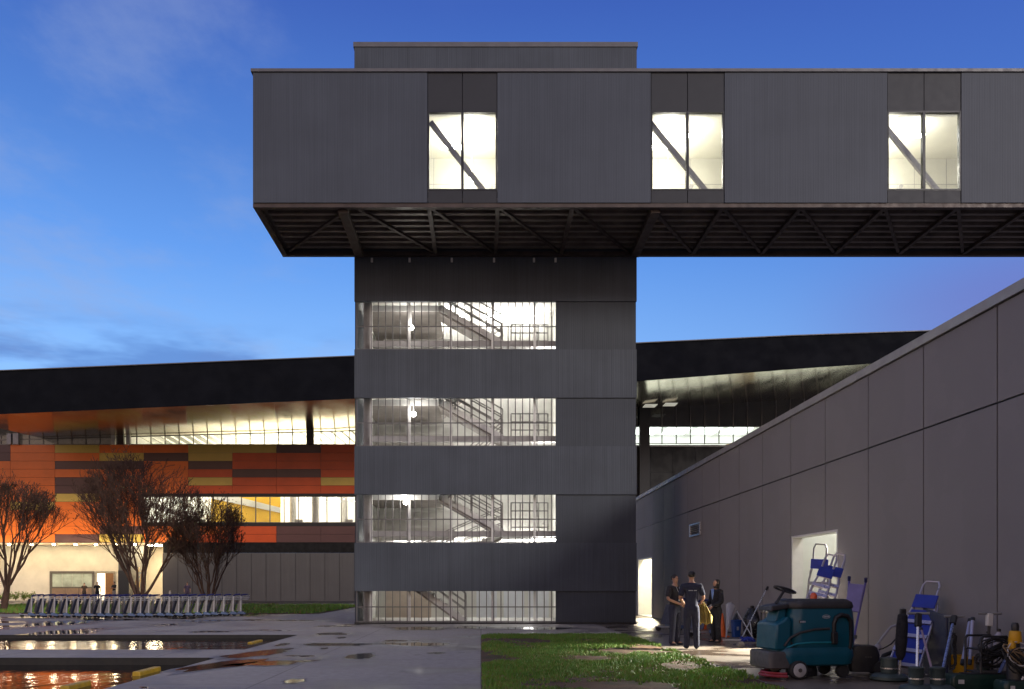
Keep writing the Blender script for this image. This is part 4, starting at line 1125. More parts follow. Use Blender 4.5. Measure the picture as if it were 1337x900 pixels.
# the yellow vest in the man's hand: a hanging crumpled cloth with real folds
hand = pb.matrix_basis @ jb[-1][3] if False else Matrix.Rotation(pb.rotation_euler.z, 4, 'Z') @ jb[-1][3] + pb.location
vst = MB(); n1, n2 = 12, 12; vv = []
for j in range(n2 + 1):
    for i in range(n1 + 1):
        u, w = i / n1 - .5, j / n2
        wd = .10 + .34 * min(1, w * 1.6)
        vv.append((hand.x + .06 + u * wd, hand.y - .05 + .05 * math.sin(i * 1.9 + w * 3) * (.4 + w), hand.z + .06 - w * .50 + .03 * math.sin(i * 1.3)))
ff = [(j*(n1+1)+i, j*(n1+1)+i+1, (j+1)*(n1+1)+i+1, (j+1)*(n1+1)+i) for j in range(n2) for i in range(n1)]
vst.add(vv, ff)
vo = vst.build('safety_vest', [basic('dull_yellow_cloth', (.27, .20, .045), .8, 0, .25, 7), basic('olive_cloth', (.16, .10, .05), .8)], None, smooth=True)
s = vo.modifiers.new('thick', 'SOLIDIFY'); s.thickness = .012
tag(vo, 'crumpled yellow safety vest hanging from the hand of the man seen from behind', 'vest')
# far people in front of the terminal recess
def far(px, py, Y, **kw):
    v = at(px, 764, Y); return person(loc=(v.x, Y, 0.005), detail=False, **kw)
far(127, 0, 73.5, label='person in black standing beside the open doorway of the terminal', rotz=R(40), H=1.75, top=(.012,.012,.014), bottom=(.012,.012,.014))
far(149, 0, 74.0, label='person in a black top and pale trousers standing near the grey pier', rotz=R(-30), H=1.78, top=(.012,.012,.014), bottom=(.30,.27,.22), arms={-1: ((-.25, -.1, 1.15), (-.05, -.3, 1.25)), 1: ((.25, -.1, 1.15), (.05, -.3, 1.25))})
far(110, 0, 80.0, label='person in dark clothes standing inside the lit terminal doorway', rotz=R(10), H=1.7, top=(.05,.03,.02), bottom=(.03,.02,.02))
far(244.5, 0, 75.0, label='person in dull purple clothes by the grey terminal wall behind the small bushy tree', rotz=R(20), H=1.75, top=(.10,.07,.11), bottom=(.09,.06,.09))

# ================================================================== SMALL THINGS BY THE TERMINAL
v = at(175, 764, 79.0)
ld = thing('straight_ladder', 'pale wooden ladder leaning in the bright passage behind the tallest tree', 'ladder', (v.x, 79, 0))
WOOD = basic('pale_wood', (.5,.33,.14), .6)
for s in (-1, 1): MB().bar((s * .22, 0, 0), (s * .18 + .25, 1.0, 3.2), .07, .05).build('rail', WOOD, ld, local=True)
for i in range(8):
    f = (i + .6) / 8.6; MB().bar((-.21 + .25 * f, f, 3.2 * f), (.21 + .25 * f, f, 3.2 * f), .04).build('rung', WOOD, ld, local=True)
v = at(222, 764, 75.6)
bo_ = thing('bollard', 'short pale bollard in front of the grey terminal wall', 'bollard', (v.x, 75.6, 0))
MB().lathe([(.11, 0), (.11, .06), (.085, .07), (.085, .9), (.07, .98), (.02, 1.0)], (0,0,0), 12).build('post', basic('pale_bollard', (.5,.42,.32), .5), bo_, local=True, smooth=True)
MB().lathe([(.088, .72), (.092, .73), (.092, .82), (.088, .83)], (0,0,0), 12).build('band', M['white_steel'], bo_, local=True)
SHR = grass_mat('shrub_leaf', (.10,.16,.02), (.20,.26,.04))
for i, px in enumerate((-6, 3, 13, 24, 33)):
    v = at(px, 764, 78.5); rs = random.Random(40 + i)
    sh = thing('low_shrub', ('low leafy shrub in the row beneath the cream terminal wall'), 'shrub', (v.x, 79.5, 0), 0, 'low shrubs along the cream terminal wall')
    lf = MB(); stm = MB()
    for s_ in range(12):
        a = rs.uniform(0, 6.28); hh = rs.uniform(.35, .8); e = Vector((math.cos(a) * .35, math.sin(a) * .25, hh))
        stm.tube([(0,0,0), e * .5 + Vector((0,0,.1)), e], .01, 4)
        for q in range(16):
            p = e * rs.uniform(.4, 1.1) + Vector((rs.uniform(-.1,.1), rs.uniform(-.1,.1), rs.uniform(-.08,.1)))
            d1 = Vector((rs.uniform(-1,1), rs.uniform(-1,1), rs.uniform(-.5,1))).normalized() * .09; d2 = Vector((rs.uniform(-1,1), rs.uniform(-1,1), rs.uniform(-1,1))).normalized() * .045
            lf.add([p - d1, p + d2, p + d1, p - d2], [(0,1,2,3)])
    stm.build('stems', BARK, sh, local=True); lf.build('foliage', SHR, sh, local=True)
# ================================================================== CLEANING GEAR ALONG THE SIDE WALL
TEAL = basic('teal_plastic', (.003, .082, .125), .38, 0, .12, 3, .03)
GREYP = basic('dark_grey_plastic', (.075, .068, .066), .55, 0, .2, 8, .1)
CHAR = basic('charcoal_lid', (.035, .033, .033), .5, 0, .2, 8, .1)
RED = basic('red_squeegee', (.35, .04, .05), .5, 0, .2, 8)
ORG = basic('orange_beacon', (.75, .10, .02), .25, 0, .1, 8, 0, .4)
PALE = basic('pale_print_plastic', (.45, .47, .5), .5)
def rrect(cx, cy, hx, hy, r, n=5):
    pts = []
    for q, (sx, sy) in enumerate(((1,1), (-1,1), (-1,-1), (1,-1))):
        for i in range(n + 1):
            a = math.pi / 2 * (q + i / n)
            pts.append((cx + sx * (hx - r) + r * math.cos(a), cy + sy * (hy - r) + r * math.sin(a)))
    return pts
def loft(mb, rings, m=0):
    n = len(rings[0][1]); vs_ = [(x, y, z) for z, ring in rings for x, y in ring]; fs_ = []
    for i in range(len(rings) - 1):
        for j in range(n): fs_.append((i*n+j, i*n+(j+1)%n, (i+1)*n+(j+1)%n, (i+1)*n+j))
    fs_.append(tuple(range(n))[::-1]); fs_.append(tuple((len(rings)-1)*n + j for j in range(n)))
    return mb.add(vs_, fs_, m)
# ---- ride-on scrubber
SY = 13.62
sc_ = thing('floor_scrubber', 'teal ride-on floor scrubber with black lid, orange beacon and steering wheel', 'floor scrubber', ((1047 - CX) / FOC * SY, SY, .004), R(9))
bd = MB()
loft(bd, [(z, rrect(.20, 0, hx, hy, .17)) for z, hx, hy in ((.50, .555, .36), (.54, .56, .37), (.80, .565, .38), (1.05, .545, .37), (1.12, .535, .36))])
bd.build('tank', TEAL, sc_, local=True, smooth=True)
lo = MB()
loft(lo, [(z, rrect(.09, 0, hx, hy, .2)) for z, hx, hy in ((.20, .60, .33), (.23, .64, .37), (.36, .665, .395), (.44, .66, .39), (.50, .64, .37))])
lo.build('lower_body', TEAL, sc_, local=True, smooth=True)
fr = MB().prism([(-.64, .46), (-.37, .46), (-.37, .92), (-.42, 1.0), (-.52, .92), (-.62, .88)], 'y', -.33, .33)
fr.build('front_cowl', TEAL, sc_, local=True, bevel=.03, smooth=True)
MB().prism([(-.56, .9), (-.37, .95), (-.36, 1.13), (-.50, 1.10)], 'y', -.16, .16).build('steering_column', TEAL, sc_, local=True, bevel=.02)
MB().prism([(-.66, 1.07), (-.36, 1.12), (-.35, 1.20), (-.64, 1.16)], 'y', -.22, .22).build('dashboard', CHAR, sc_, local=True, bevel=.02)
st = MB(); c = Vector((-.30, 0, 1.42)); ax = Vector((.35, 0, 1)).normalized(); u = Vector((0,1,0)); w = ax.cross(u)
st.tube([c + (u * math.cos(a) + w * math.sin(a)) * .17 for a in [2 * math.pi * i / 22 for i in range(22)]], .017, 8, closed=True)
for a in (0, 2.1, 4.2): st.tube([c, c + (u * math.cos(a) + w * math.sin(a)) * .165], .012, 6)
st.tube([c, c - ax * .24 - Vector((.08, 0, 0))], .022, 8)
st.build('steering_wheel', M['black'], sc_, local=True, smooth=True)
li = MB(); loft(li, [(z, rrect(.19, 0, hx, hy, .18)) for z, hx, hy in ((1.121, .55, .375), (1.15, .56, .385), (1.22, .545, .37), (1.262, .49, .32), (1.272, .44, .27))])
li.build('lid', CHAR, sc_, local=True, smooth=True)
MB().prism([(-.40, .42), (-.30, .42), (-.30, .56), (-.40, .62)], 'y', -.3, .3).build('footwell', CHAR, sc_, local=True)
bp = MB(); loft(bp, [(z, rrect(-.54, 0, hx, hy, .08)) for z, hx, hy in ((.16, .19, .33), (.18, .215, .36), (.40, .215, .36), (.44, .2, .34))])
bp.build('bumper', GREYP, sc_, local=True, smooth=True)
for s in (-1, 1):
    wh = MB().lathe([(.03, -.05), (.13, -.05), (.15, -.03), (.15, .03), (.13, .05), (.03, .05)], (-.29, s * .395, .15), 22, (0,1,0)).build('wheel', M['rubber'], sc_, local=True, smooth=True)
    MB().lathe([(.02, -.058), (.10, -.056), (.115, -.045), (.115, .045), (.10, .056), (.02, .058)], (-.29, s * .397, .15), 22, (0,1,0)).build('rim', basic('pale_wheel_rim', (.45,.44,.43), .5), wh, local=True, smooth=True)
    MB().lathe([(.01, -.066), (.032, -.064), (.036, -.05), (.036, .05), (.032, .064), (.01, .066)], (-.29, s * .397, .15), 14, (0,1,0)).build('hub', GREYP, wh, local=True, smooth=True)
    MB().lathe([(.03, -.04), (.10, -.04), (.11, -.02), (.11, .02), (.10, .04), (.03, .04)], (.55, s * .26, .112), 16, (0,1,0)).build('wheel', M['rubber'], sc_, local=True, smooth=True)
for r_, z in ((.30, .05), (.27, .09)):
    MB().tube([(-.42 + r_ * math.cos(a), -.05 + 1.15 * r_ * math.sin(a), z) for a in [math.pi * (.55 + .9 * i / 12) for i in range(13)]], .022, 6).build('squeegee', RED, sc_, local=True, smooth=True)
MB().lathe([(.05, .0), (.24, .01), (.25, .10), (.22, .19), (.05, .2)], (-.02, -.02, .015), 18).build('brush_deck', M['black'], sc_, local=True)
MB().tube([(.33, -.37, .62), (.33, -.385, .88), (.36, -.40, .98), (.44, -.405, 1.02), (.55, -.40, 1.0), (.62, -.385, .92), (.635, -.36, .6), (.62, -.33, .45)], .036, 10).build('hose', M['black'], sc_, local=True, smooth=True)
MB().box(.28, .38, -.43, -.35, .55, .75).build('hose_grip', M['black'], sc_, local=True, bevel=.02)
MB().tube([(-.50, -.345, .53), (-.40, -.35, .66), (-.25, -.375, .74), (0, -.385, .79), (.25, -.385, .80)], .02, 8).build('dark_groove_trim', CHAR, sc_, local=True, smooth=True)
MB().tube([(-.46, -.34, .50), (-.30, -.365, .56), (-.05, -.378, .58), (.35, -.378, .58)], .016, 8).build('swoosh_trim', basic('light_teal', (.01, .19, .24), .35), sc_, local=True, smooth=True)
bc = MB().lathe([(.055, 0), (.055, .05), (.045, .08), (.02, .10)], (.17, -.06, 1.272), 16).build('beacon', ORG, sc_, local=True, smooth=True)
MB().lathe([(.075, 0), (.075, .014)], (.17, -.06, 1.262), 16).build('beacon_base', M['black'], bc, local=True)
eb = MB(); eb.tube([(.20 + .065 * math.cos(a), -.378, .99 + .028 * math.sin(a)) for a in [2 * math.pi * i / 20 for i in range(20)]], .004, 5, closed=True)
for i in range(4): eb.box(.155 + i * .025, .172 + i * .025, -.381, -.372, .98, 1.0)
eb.build('oval_emblem', PALE, sc_, local=True)
MB().box(-.26, -.14, -.374, -.358, .89, .935).build('badge_plate', CHAR, sc_, local=True, bevel=.006)
bl_ = MB()
for i in range(4): bl_.box(-.245 + i * .024, -.228 + i * .024, -.378, -.3745, .90, .925)
bl_.build('badge_marks', PALE, sc_, local=True)

# ---- stepladders
BLUE = basic('blue_plastic', (.012, .028, .30), .4, 0, .15, 6)
LAV = basic('lilac_aluminium', (.42, .40, .48), .35, .5, .06, 2)
def frame_place(name, label, cat, base, top, width, group=None):
    z = (Vector(top) - Vector(base)); L = z.length; z = z.normalized()
    x = Vector(width); x = (x - z * x.dot(z)).normalized(); y = z.cross(x)
    m_ = Matrix((x, y, z)).transposed()
    t_ = thing(name, label, cat, base, 0, group); t_.rotation_euler = m_.to_euler()
    return t_, L
def step_ladder(label, base, top, width, w=.42, nst=4, blue_steps=False, platform=.72, metal=None, group='folding stepladders'):
    metal = metal or LAV
    t_, L = frame_place('step_ladder', label, 'stepladder', base, top, width, group)
    h = w / 2; rr_ = .017 if blue_steps else .021
    MB().tube([(-h*1.15, 0, 0), (-h, 0, L*.5), (-h*.9, 0, L*.66), (-h*.62, 0, L*.80), (-h*.62, 0, L*.95), (-h*.45, 0, L*.99), (h*.45, 0, L*.99), (h*.62, 0, L*.95), (h*.62, 0, L*.80), (h*.9, 0, L*.66), (h, 0, L*.5), (h*1.15, 0, 0)], rr_, 8).build('front_frame', metal, t_, local=True, smooth=True)
    MB().tube([(-h*1.0, .10, 0), (-h*.85, .06, L*.74), (-h*.7, .05, L*.78), (h*.7, .05, L*.78), (h*.85, .06, L*.74), (h*1.0, .10, 0)], .014, 8).build('rear_frame', metal, t_, local=True, smooth=True)
    for i in range(nst):
        z = L * (.10 + (platform - .10) * i / nst); ww = h * (1.13 - .22 * z / L)
        MB().box(-ww, ww, -.05, .045, z - .03, z + .03).build('step', metal, t_, local=True)
        if blue_steps: MB().box(-ww * .9, ww * .9, -.008, .008, z + .03, z + L * .13).build('step_cover', BLUE, t_, local=True)
    MB().box(-h*.85, h*.85, -.035, -.01, L * platform, L * (platform + (.14 if blue_steps else .09))).build('platform', BLUE, t_, local=True, bevel=.01)
    for s in (-1, 1):
        MB().box(s*h*1.15 - .025, s*h*1.15 + .025, -.025, .025, -.005, .05).build('rubber_foot', M['rubber'], t_, local=True)
    return t_
step_ladder('bright aluminium stepladder standing upright in the lit doorway behind the scrubber', (7.15, 17.9, .03), (7.48, 18.35, 2.42), (.9, -.35, 0), .42, 5, False, .76, M['steel_grey'])
step_ladder('tall lilac stepladder leaning on the wall behind the scrubber, outermost of the pair', (6.30, 16.75, .02), (7.28, 17.25, 2.14), (.9, -.4, 0), .36, 8, False, .77)
step_ladder('tall lilac stepladder leaning on the wall, inner one tucked behind its twin', (6.62, 17.0, .02), (7.56, 17.5, 2.17), (.9, -.4, 0), .36, 8, False, .77)
step_ladder('short blue and silver stepladder with blue steps leaning alone on the wall', (6.92, 13.75, .02), (7.66, 14.12, 1.57), (.55, -.80, 0), .46, 4, True, .70)
# folded blue trolley-like frame behind the scrubber
ht, L = frame_place('hand_truck', 'lilac and black hand truck upright between the scrubber and the wall', 'hand truck', (6.83, 15.75, .02), (7.25, 16.0, 1.62), (.8, -.6, 0))
for s in (-1, 1): MB().tube([(s * .12, 0, 0), (s * .12, 0, L * .6), (s * .13, 0, L * .8), (s * .15, -.05, L * .98)], .02, 8).build('rail', basic('purple_rail', (.06, .05, .30), .4), ht, local=True, smooth=True)
MB().box(-.17, .17, -.02, .01, L * .30, L * .34).build('cross_bar', M['black'], ht, local=True)
MB().box(-.17, .17, -.02, .01, L * .12, L * .16).build('cross_bar', M['black'], ht, local=True)
MB().box(-.2, .2, -.25, -.0, .0, .015).build('toe_plate', M['black'], ht, local=True)
for s in (-1, 1): MB().lathe([(.03, -.025), (.10, -.02), (.10, .02), (.03, .025)], (s * .24, .06, .11), 14, (1,0,0)).build('wheel', M['rubber'], ht, local=True, smooth=True)
MB().box(-.14, .14, -.06, -.025, L * .60, L * .93).build('load_panel', basic('lilac_panel', (.16,.14,.34), .4), ht, local=True, bevel=.02)
for s in (-1, 1): MB().tube([(s * .15, -.05, L * .96), (s * .15, -.10, L)], .03, 8).build('grip', BLUEH, ht, local=True, smooth=True)

# ---- walk-behind carpet machine
v = ground_at(1128, 882)
cm = thing('carpet_machine', 'black walk-behind carpet machine with angled silver handle beside the scrubber', 'carpet cleaner', (v.x, v.y + .1, .004), R(-8))
q = MB(); loft(q, [(z, rrect(0, 0, hx, .2, .07)) for z, hx in ((.06, .22), (.12, .25), (.34, .25), (.46, .21), (.49, .17))])
q.build('housing', M['black'], cm, local=True, smooth=True)
for s in (-1, 1): MB().lathe([(.03, -.03), (.11, -.03), (.12, 0), (.11, .03), (.03, .03)], (.24, s * .19, .12), 16, (0,1,0)).build('wheel', M['rubber'], cm, local=True, smooth=True)
MB().tube([(.20, 0, .42), (.36, 0, .66), (.47, 0, .80), (.56, 0, .83), (.64, 0, .80)], [.02, .02, .02, .024, .024], 8).build('handle', basic('grey_tube', (.3,.29,.3), .4, .4), cm, local=True, smooth=True)
MB().lathe([(.05, 0), (.06, .03), (.05, .12), (.02, .14)], (.22, 0, .38), 12, (.5, 0, 1)).build('handle_socket', basic('pale_grey_plastic', (.4,.38,.42), .5), cm, local=True, smooth=True)
MB().tube([(.62, -.02, .79), (.58, -.04, .66), (.46, -.05, .52), (.33, -.05, .44), (.24, -.04, .42)], .012, 6).build('cable', M['rubber'], cm, local=True, smooth=True)
ob = MB()
for i in range(3): ob.box(.0 + i * .04, .028 + i * .04, -.207, -.199, .30, .318)
ob.build('pale_mark', GREYP, cm, local=True)
hs = MB(); hs.tube([at(1146, 880, 13.9), at(1148, 866, 14.0), at(1154, 856, 14.2), at(1164, 852, 14.4), at(1176, 853, 14.6), at(1186, 858, 14.6)], .035, 10)
tag(hs.build('suction_hose', M['rubber'], None, smooth=True), 'black suction hose arching between the carpet machine and the short blue stepladder', 'hose')

# ---- floor polishers: disc, motor, handle column, grips
DGRN = basic('grey_green_metal', (.06, .085, .085), .4, .3, .25, 8)
def polisher(label, base, top, r=.26, motor=DGRN, head=M['black'], grip=.30, pole=None, bag=False, grip_dir=(1, -.15, 0), hhead=.16):
    base = Vector(base); top = Vector(top)
    t_ = thing('floor_polisher', label, 'floor polisher', base, 0, 'floor polishers along the wall')
    MB().lathe([(r * .9, .01), (r, .03), (r, .07), (r * .8, .11), (r * .4, .125)], (0,0,0), 26).build('brush_disc', motor, t_, local=True, smooth=True)
    mo = MB().lathe([(r * .42, .12), (r * .44, .15), (r * .44, .33), (r * .46, .335), (r * .46, .355), (r * .3, .365)], (0,0,0), 22).build('motor', motor, t_, local=True, smooth=True)
    MB().lathe([(r * .47, .19), (r * .47, .21)], (0,0,0), 22).build('motor_band', M['alu'], mo, local=True)
    d = top - base; j = Vector((d.x, d.y, 0)); j = j.normalized() * r * .55 if j.length > .02 else Vector((.1, .05, 0))
    MB().tube([j + Vector((0,0,.10)), d], .02, 8).build('handle_pole', pole or M['alu'], t_, local=True, smooth=True)
    gd = Vector(grip_dir).normalized()
    MB().tube([d - gd * grip / 2, d + gd * grip / 2], .019, 8).build('grip_bar', basic('grey_grip', (.22,.22,.22), .6), t_, local=True, smooth=True)
    un = (j + Vector((0,0,.1)) - d).normalized()
    MB().bar(d + un * .0, d + un * hhead, .085, .07).build('switch_box', head, t_, local=True, bevel=.015)
    if bag:
        b0 = d + un * .06
        MB().lathe([(.03, 0), (.085, .04), (.10, .2), (.105, .45), (.085, .66), (.04, .74)], b0, 12, un, sy=.8).build('dust_bag', basic('black_cloth', (.012,.012,.016), .9, 0, .3, 10, .4), t_, local=True, smooth=True)
    return t_
polisher('low grey-green floor polisher with wide disc and black cloth bag on its pole', ground_at(1161, 889), at(1179, 795, 12.9), .28, bag=True, grip=.05)
polisher('grey-green floor polisher with pale T-handle in front of the short blue stepladder', at(1196, 905.0, 11.6) * 1 - Vector((0, 0, at(1196, 905, 11.6).z)), at(1199, 801, 11.95), .22, grip=.30, hhead=.2)
polisher('floor polisher with long blue-silver pole and pale grips right of the short blue stepladder', ground_at(1224, 905) , at(1246, 805, 12.45), .22, pole=basic('blue_silver_pole', (.25,.33,.6), .3, .6), grip=.28)
polisher('floor polisher with white switch head and thin black grips above the cable heap', (7.32, 12.15, .004), at(1292, 801, 12.25), .2, head=M['white_steel'], grip=.33, hhead=.19, pole=M['black'])
# wooden and lilac poles
def stick(label, a, b_, r, mt, cat='broom handle', name='broom_handle', group='loose handles and poles leaning on the wall', cap=None):
    o = MB().tube([a, b_], r, 8).build(name, mt, None, smooth=True); tag(o, label, cat, group)
    d = (Vector(b_) - Vector(a)).normalized()
    MB().tube([Vector(b_) - d * .02, Vector(b_) + d * .03], r * 1.25, 8).build('end_cap', cap or M['black'], o, smooth=True)
    MB().tube([Vector(a) - d * .0, Vector(a) + d * .08], r * 1.2, 8).build('end_socket', M['black'], o, smooth=True)
    return o
stick('lilac and wood handle slanting in front of the short blue stepladder', at(1222, 895, 12.6), at(1203, 822, 13.3), .018, basic('lilac_wood', (.36,.27,.36), .5))
stick('wider pale lilac tube leaning on the wall above the yellow bucket', at(1257, 868, 12.8), at(1267, 811, 13.1), .034, LAV)
stick('slimmer pale lilac tube beside the wider one above the yellow bucket', at(1266, 868, 12.7), at(1270, 809, 12.95), .026, LAV)
stick('short blue-silver pole slanting out of the cable heap', at(1298, 892, 11.9), at(1318, 851, 11.9), .024, basic('blue_pole', (.2,.28,.62), .3, .6))
stick('thin white pole at the bottom corner by the yellow vacuum', at(1327, 905, 11.3), at(1337, 882, 11.3), .014, M['white_steel'])
# navy board standing against the wall
nb = MB(); a, b_ = at(1216, 872, 14.0), at(1234, 872, 13.2)
nb.prism([(14.05, .02), (14.05, 1.12), (13.35, 1.0), (13.35, .02)], 'x', 7.45, 7.49)
tag(nb.build('folding_board', NAVY, None, bevel=.01), 'dark navy folded board leaning on the wall right of the short blue stepladder', 'board')
# black cable loop hanging from the T-handle
cb = MB(); c = at(1243, 850, 12.6); rs = random.Random(5); pts = []
for i in range(60):
    a = i * .42; rr = .13 + .02 * math.sin(i * .7)
    pts.append(c + Vector((rr * .45 * math.cos(a) + rs.uniform(-.01,.01), .04 * math.sin(i * 1.3), rr * 1.9 * math.sin(a))))
cb.tube(pts, .012, 6)
tag(cb.build('cable_coil', M['rubber'], None, smooth=True), 'black cable coil hanging from the pole with pale grips', 'cable')
# yellow mop bucket with wringer
YELP = basic('yellow_plastic', (.62, .32, .012), .42, 0, .15, 6)
v = ground_at(1249, 884)
mbk = thing('mop_bucket', 'yellow mop bucket with tall rounded wringer among the cleaning gear', 'bucket', (v.x + .03, v.y - .25, .004), R(12))
q = MB(); loft(q, [(z, rrect(0, 0, hx, hy, .06)) for z, hx, hy in ((.05, .17, .13), (.08, .18, .14), (.34, .22, .17), (.36, .235, .185), (.37, .235, .185), (.36, .20, .15), (.12, .15, .11))])
q.build('bucket', YELP, mbk, local=True, smooth=True)
MB().prism([(-.02, .35), (.20, .35), (.20, .60), (.165, .67), (.10, .70), (.04, .68), (.0, .6)], 'y', -.13, -.04).build('wringer', YELP, mbk, local=True, bevel=.02, smooth=True)
MB().tube([(-.19, -.16, .33), (-.2, -.2, .45), (0, -.22, .52), (.2, -.2, .45), (.19, -.16, .33)], .01, 6).build('handle', M['black'], mbk, local=True, smooth=True)
for x, y in ((-.14, -.1), (.14, -.1), (-.14, .1), (.14, .1)): MB().ball((x, y, .03), .03, 8).build('caster', M['rubber'], mbk, local=True)
# white spray bottles
for (px, py, Y), lab, s in (((1290, 838, 12.25), 'shorter white plastic bottle perched on the cable frame' , .7), ((1304, 838, 12.0), 'taller white plastic bottle perched beside the shorter one on the cable frame', .85)):
    c = at(px, py, Y)
    b0 = thing('plastic_bottle', lab, 'bottle', c - Vector((0, 0, .18 * s)), 0, 'white plastic bottles')
    MB().lathe([(.075*s, 0), (.085*s, .02*s), (.085*s, .22*s), (.07*s, .28*s), (.03*s, .33*s), (.03*s, .35*s)], (0,0,0), 16).build('flask', basic('white_plastic', (.36,.35,.40), .45), b0, local=True, smooth=True)
    MB().lathe([(.034*s, .35*s), (.034*s, .39*s), (.02*s, .40*s)], (0,0,0), 12).build('cap', M['black'], b0, local=True, smooth=True)
# black tubular frame with a heap of cable
cf = thing('cable_trolley', 'black tubular trolley heaped with loops of black cable', 'cable trolley', (7.32, 12.05, .004), R(6))
q = MB()
for y in (-.16, .16): q.tube([(-.22, y, .02), (-.22, y, .72), (-.19, y, .76), (.17, y, .76), (.2, y, .72), (.2, y, .02)], .018, 8)
for z in (.25, .58):
    for x in (-.22, .2): q.tube([(x, -.16, z), (x, .16, z)], .014, 6)
q.build('frame', M['black'], cf, local=True, smooth=True)
MB().box(-.21, .19, -.15, .15, .24, .26).box(-.21, .19, -.15, .15, .565, .585).build('shelf', GREYP, cf, local=True)
for kk in range(4):
    rs = random.Random(60 + kk); pts = []
    for i in range(70):
        a = i * .5; rr = .17 + .05 * math.sin(i * .31 + kk)
        pts.append((rr * 1.15 * math.cos(a) - .01, -.10 - .05 * kk * .5 + .03 * math.sin(i * .9), .50 + kk * .06 - .06 + rr * .62 * math.sin(a + kk)))
    MB().tube(pts, .011, 5).build('cable_loop', M['rubber'], cf, local=True, smooth=True)
# dark green equipment cases at the bottom edge
GRN = basic('dark_green_case', (.008, .032, .024), .4, 0, .25, 7)
for x0, x1, y0, y1, h, lab in ((6.62, 7.55, 11.72, 11.98, .235, 'long dark green machine case with white label in front of the yellow bucket'), (7.05, 7.72, 11.2, 11.5, .20, 'second dark green machine case cut by the bottom edge of the view')):
    e = thing('machine_case', lab, 'machine case', ((x0 + x1) / 2, (y0 + y1) / 2, .004))
    hx, hy = (x1 - x0) / 2, (y1 - y0) / 2
    q = MB(); loft(q, [(z, rrect(0, 0, hx * s_, hy * s_, .05)) for z, s_ in ((.02, .97), (.05, 1), (h * .8, 1), (h, .93))])
    q.build('shell', GRN, e, local=True, smooth=True)
    MB().box(-hx * .8, -hx * .62, -hy - .004, -hy + .01, h * .45, h * .7).build('label_plate', M['white_steel'], e, local=True)
    MB().box(-hx * .5, hx * .8, -hy * .7, hy * .7, h - .004, h + .012).build('lid_panel', M['black'], e, local=True)
# yellow and black vacuum with tangled cords
vc = thing('vacuum_cleaner', 'yellow and black upright vacuum wrapped in tangled cords at the bottom corner', 'vacuum cleaner', (7.32, 11.42, .004))
MB().lathe([(.10, 0), (.17, .02), (.17, .10), (.11, .16), (.10, .55), (.09, .60)], (0,0,0), 18).build('canister', M['black'], vc, local=True, smooth=True)
MB().lathe([(.075, .70), (.085, .72), (.07, .86), (.05, .87)], (0,0,0), 18).build('yellow_cap', YELP, vc, local=True, smooth=True)
MB().lathe([(.045, .87), (.05, .94), (.035, .98)], (0,0,0), 14).build('top_knob', M['black'], vc, local=True, smooth=True)
MB().lathe([(.06, .6), (.06, .70)], (0,0,0), 14).build('neck', M['black'], vc, local=True, smooth=True)
MB().ball((-.09, -.07, .66), .05, 10, sz=1.6).build('yellow_clip', YELP, vc, local=True, smooth=True)
for kk, mt in enumerate((M['rubber'], M['rubber'], basic('tan_cord', (.22,.15,.08), .6), basic('white_cord', (.5,.48,.46), .5))):
    rs = random.Random(90 + kk); pts = []
    n_ = 46 if kk < 3 else 22
    for i in range(n_):
        a = i * .55; rr = .15 + .05 * math.sin(i * .37 + kk)
        pts.append((rr * math.cos(a) - .04, -.12 + .05 * math.sin(i * .8 + kk), .42 + .04 * kk + rr * .95 * math.sin(a * (.9 if kk < 3 else 1))))
    MB().tube(pts, .010, 5).build('cord', mt, vc, local=True, smooth=True)

# ================================================================== GEAR BEHIND THE PEOPLE
sq = thing('floor_squeegee', 'floor squeegee with long silver pole leaning on the wall beside the scrubber', 'squeegee', (0, 0, 0))
a, b_ = at(967, 836, 22.2), at(1000, 771, 22.6)
MB().tube([a, b_], .016, 8).build('pole', M['alu'], sq, smooth=True)
MB().tube([b_, b_ + (b_ - a).normalized() * .12], .03, 8).build('grip', M['black'], sq, smooth=True)
g0 = ground_at(944, 837.5); g1 = ground_at(976, 837.5)
MB().box(g0.x, g1.x, g0.y - .02, g0.y + .03, .015, .06).build('blade', M['white_steel'], sq)
MB().bar((a.x, a.y, .06), a + (b_ - a).normalized() * .1, .05).build('socket', BLUE, sq)
for (p0, p1, lab, col) in (((985, 836, 22.0), (962, 798, 24.6), 'white mop pole slanting across the squeegee pole', M['white_steel']), ((982, 831, 22.6), (977, 795, 24.0), 'short white pole standing behind the crossed mop poles', M['white_steel'])):
    stick(lab, at(*p0), at(*p1), .015, col, 'mop pole', 'mop_pole', 'white mop poles', M['black'])
v = ground_at(975, 838)
mh = MB()
for i in range(26):
    a = i * 2.399; rr = .05 + .13 * math.sqrt(i / 26)
    e = Vector((math.cos(a) * rr * 1.2, math.sin(a) * rr * .7, .015))
    mh.tube([Vector((v.x, v.y - .1, .13)), Vector((v.x, v.y - .1, .09)) + e * .6, Vector((v.x, v.y - .1, 0)) + e], .016, 5)
tag(mh.build('string_mop', BLUE, None, smooth=True), 'blue string mop head on the ground at the foot of the crossed poles', 'mop')
v = ground_at(967, 844)
bh = MB().prism([(-.11, .0), (.11, .0), (.09, .07), (.04, .12), (-.04, .12), (-.09, .07)], 'y', -.04, .04)
bh.v = [(x + v.x, y + v.y, z) for x, y, z in bh.v]
tag(bh.build('brush_block', basic('grey_brush', (.25,.23,.22), .7, 0, .3, 30, .5), None, bevel=.01), 'small grey brush block lying in front of the white squeegee blade', 'brush')
v = ground_at(961, 832)
bb = thing('plastic_bin', 'blue plastic bin against the wall behind the woman', 'bin', (v.x, v.y, .004), R(10))
